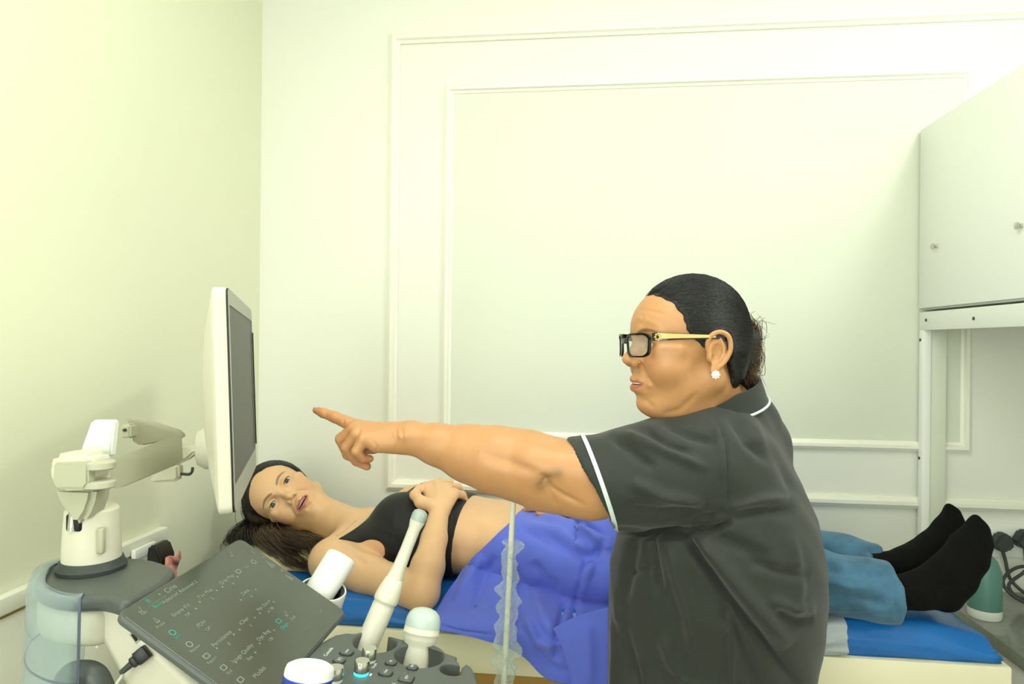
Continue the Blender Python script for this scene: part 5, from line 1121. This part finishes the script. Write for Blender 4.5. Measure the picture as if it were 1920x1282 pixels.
def lockset(n, key, spread, rad, m, name='hair_lock', seed=3):
    rr = np.random.default_rng(seed); key = [np.array(q) for q in key]; out_ = []; n = int(n*2.4)
    for i in range(n):
        o = rr.normal(0, 1, 3); ph = rr.uniform(0, 6.28); pts = [q+o*spread*(.35+.8*j/(len(key)-1))*np.array([1, 1, .45])+np.array([0, 0, .004*math.sin(ph+j*1.7)]) for j, q in enumerate(key)]
        sp = np.array(smooth_path(pts, 4)); sp[:, 2] = np.maximum(sp[:, 2], .905); sp[:, 0] += .004*np.sin(np.linspace(0, 11, len(sp))+ph); sp[:, 2] += .003*np.sin(np.linspace(0, 8, len(sp))+ph*2)*np.linspace(0, 1, len(sp))
        fr_c = rr.uniform(.68, 1.); u0 = np.linspace(0, 1, len(sp)); out_.append(np.stack([np.interp(u0*fr_c, u0, sp[:, q]) for q in range(3)], 1))
    strands(name, out_, rr.uniform(rad*.5, rad, n), m, pb)
ko = lambda x, y, z: B_o+B_R@(np.array([x, y, z])*.001*B_s)
lockset(520, [ko(30, -30, 90), ko(20, -66, 60), ko(14, -76, 20), P(500, 1004, 1.62), P(545, 1040, 1.60), P(580, 1066, 1.57), P(592, 1085, 1.54)], .014, .0010, M['hair_b2'], seed=1)
lockset(520, [ko(40, -40, 70), ko(36, -70, 40), ko(26, -74, 5), P(548, 1008, 1.60), P(585, 1018, 1.58), P(604, 1034, 1.55), P(600, 1070, 1.53)], .011, .0010, M['hair_b2'], seed=2)
lockset(600, [ko(30, -20, 100), ko(6, -62, 70), ko(-10, -80, 40), P(470, 1000, 1.68), P(490, 1035, 1.66), P(530, 1062, 1.62)], .017, .0011, M['hair_b'], seed=4)
lockset(500, [ko(0, -20, 110), ko(-20, -50, 80), ko(-50, -64, 60), P(446, 1010, 1.72), P(470, 1040, 1.70)], .014, .0011, M['hair_b'], seed=6)
lockset(200, [ko(-30, 20, -30), P(600, 950, 1.82), P(622, 948, 1.80), P(640, 958, 1.78), P(660, 966, 1.77)], .008, .0012, M['hair_b'], seed=5)
# pillow under her head
pil = soft_slab('pillow', -.86, -.60, 1.50, 1.86, .8935, .925, M['pillow'], None, .004, 9, .03, 50, 50); tag(pil, 'thin cream pillow under the head of the lying woman', 'pillow')
# --- blue drape over the hips
knots = [
 [(985, 958, 1.66), (940, 1000, 1.565), (886, 1046, 1.49), (850, 1092, 1.435), (824, 1142, 1.37), (815, 1164, 1.335), (817, 1183, 1.318)],
 [(1012, 951, 1.67), (985, 1000, 1.56), (950, 1050, 1.48), (925, 1100, 1.42), (908, 1146, 1.355), (902, 1172, 1.318), (905, 1198, 1.308)],
 [(1035, 953, 1.68), (1025, 1005, 1.56), (1005, 1060, 1.47), (990, 1110, 1.40), (975, 1155, 1.33), (968, 1190, 1.300), (975, 1222, 1.298)],
 [(1070, 968, 1.68), (1070, 1018, 1.55), (1060, 1072, 1.46), (1048, 1125, 1.37), (1035, 1170, 1.30), (1025, 1215, 1.285), (1025, 1270, 1.283)],
 [(1140, 990, 1.66), (1140, 1035, 1.54), (1135, 1085, 1.44), (1128, 1135, 1.35), (1118, 1180, 1.29), (1112, 1230, 1.275), (1110, 1284, 1.275)],
 [(1240, 998, 1.64), (1240, 1040, 1.52), (1238, 1090, 1.42), (1232, 1140, 1.33), (1228, 1185, 1.27), (1225, 1235, 1.262), (1224, 1290, 1.26)],
 [(1330, 1005, 1.60), (1330, 1045, 1.50), (1328, 1092, 1.41), (1324, 1140, 1.32), (1320, 1185, 1.258), (1318, 1230, 1.252), (1316, 1270, 1.25)]]
K3 = []
for row in knots:
    q = [P(*c) for c in row]; f0 = q[0]+np.array([.02, .10, -.012]); f1 = q[0]+np.array([.03, .19, -.075]); K3.append([f1, f0]+q)
K3 = np.array(K3)
rowsS = [smooth_path(list(r), 16) for r in K3]; n1 = len(rowsS[0]); colsS = [smooth_path([rowsS[i][j] for i in range(len(rowsS))], 18) for j in range(n1)]; G = np.array(colsS).transpose(1, 0, 2); nu, nv_ = G.shape[:2]
V = G.reshape(-1, 3); Fq = np.array([[i*nv_+j, (i+1)*nv_+j, (i+1)*nv_+j+1, i*nv_+j+1] for i in range(nu-1) for j in range(nv_-1)])
if (vnormals(V, Fq)@np.array([0, -1, .4])).mean() < 0: Fq = Fq[:, ::-1]
for it_ in range(3):
    for bt_, mg_ in ((btB, .010), (btJ, .013)):
        for i in range(len(V)):
            if i % nv_ < 22: continue
            d = V[i]-CAM; L_ = np.linalg.norm(d); d = d/L_; h = bt_.ray_cast(CAM, d)
            if h[0] is not None and h[3] < L_+mg_ and h[3] > L_-.35: V[i] = CAM+d*(h[3]-mg_)
    if it_ < 2:
        for _ in range(6): G = V.reshape(nu, nv_, 3); G[1:-1, 1:-1] = .5*G[1:-1, 1:-1]+.125*(G[2:, 1:-1]+G[:-2, 1:-1]+G[1:-1, 2:]+G[1:-1, :-2]); G[0, 1:-1] = .4*G[0, 1:-1]+.3*(G[0, 2:]+G[0, :-2]); V = G.reshape(-1, 3)
N_ = vnormals(V, Fq); u_ = V[:, 0]*26+V[:, 2]*10; V = V+N_*(.006+.0045*np.sin(u_+1.5*np.sin(V[:, 1]*14))*np.sin(V[:, 2]*24+1)+.0016*np.sin(V[:, 0]*95+V[:, 1]*40))[:, None]
V = folds(V, Fq, [(p_, a_*1.15, w_*.72) for p_, a_, w_ in [([(1005, 965), (1060, 985), (1110, 1000), (1150, 1035)], 0.0204, 13), ([(1010, 958), (1060, 968), (1100, 985), (1140, 1010)], -0.0153, 9), ([(975, 990), (1030, 1010), (1080, 1035), (1130, 1062)], -0.0136, 12), ([(985, 985), (1050, 1000), (1100, 1030)], 0.0102, 12),
   ([(1140, 1010), (1100, 1056), (1080, 1120), (1070, 1180)], -0.0187, 9), ([(1118, 1040), (1092, 1085), (1075, 1140)], 0.0153, 12), ([(905, 1040), (880, 1085), (855, 1130)], 0.0102, 11), ([(930, 1040), (905, 1090), (885, 1150)], -0.0085, 12), ([(870, 1050), (855, 1090), (840, 1130)], -0.0068, 8),
   ([(965, 1060), (968, 1120), (975, 1190)], -0.0119, 12), ([(1000, 1050), (1020, 1090), (1050, 1100)], -0.0085, 14), ([(1000, 1110), (1020, 1160), (1040, 1190)], 0.0102, 14), ([(985, 1160), (1010, 1200), (1040, 1210), (1060, 1190)], 0.0136, 10), ([(1060, 1120), (1045, 1180), (1040, 1240)], -0.0153, 8), ([(1000, 1215), (1030, 1245), (1070, 1262)], -0.0068, 8), ([(820, 1170), (870, 1182), (930, 1190)], -0.0031, 3)]])
for bt_, mg_ in ((btB, .004), (btJ, .004)):
    for i in range(len(V)):
        if i % nv_ < 22: continue
        d = V[i]-CAM; L_ = np.linalg.norm(d); d = d/L_; h = bt_.ray_cast(CAM, d)
        if h[0] is not None and h[3] < L_+mg_ and h[3] > L_-.2: V[i] = CAM+d*(h[3]-mg_)
M['drape'] = mat('violet_blue_cotton', '#5b6dd4', .8, bump=.25, bscale=600, var=.05, vscale=6, sheen=.25)
dr_ = np_mesh('hospital_drape', V, Fq, M['drape']); md = dr_.modifiers.new('s', 'SOLIDIFY'); md.thickness = .002; md.offset = 1
tag(dr_, 'violet blue cotton drape spread over her hips and hanging down the couch front', 'drape')
# folded-back corner of the drape
fk = [[(1036, 1178, 1.275), (1050, 1205, 1.268), (1062, 1240, 1.262), (1074, 1290, 1.258)], [(1070, 1160, 1.275), (1084, 1200, 1.262), (1092, 1240, 1.258), (1098, 1292, 1.255)], [(1110, 1146, 1.272), (1118, 1195, 1.262), (1122, 1240, 1.258), (1124, 1294, 1.255)], [(1180, 1130, 1.262), (1184, 1190, 1.252), (1186, 1240, 1.25), (1186, 1294, 1.25)]]
R1 = [smooth_path([P(*c) for c in r], 8) for r in fk]; G = np.array([smooth_path([R1[i][j] for i in range(4)], 8) for j in range(len(R1[0]))]).transpose(1, 0, 2); a_, b_ = G.shape[:2]
Vf = G.reshape(-1, 3); Ff = np.array([[i*b_+j, (i+1)*b_+j, (i+1)*b_+j+1, i*b_+j+1] for i in range(a_-1) for j in range(b_-1)])
if (vnormals(Vf, Ff)@np.array([0, -1, 0])).mean() < 0: Ff = Ff[:, ::-1]
Vf = folds(Vf, Ff, [([(1048, 1172), (1062, 1210), (1080, 1288)], -.0022, 3), ([(1100, 1160), (1105, 1220), (1108, 1280)], .006, 12)])
fl_ = np_mesh('turned_corner', Vf, Ff, M['drape'], dr_); md = fl_.modifiers.new('s', 'SOLIDIFY'); md.thickness = .002
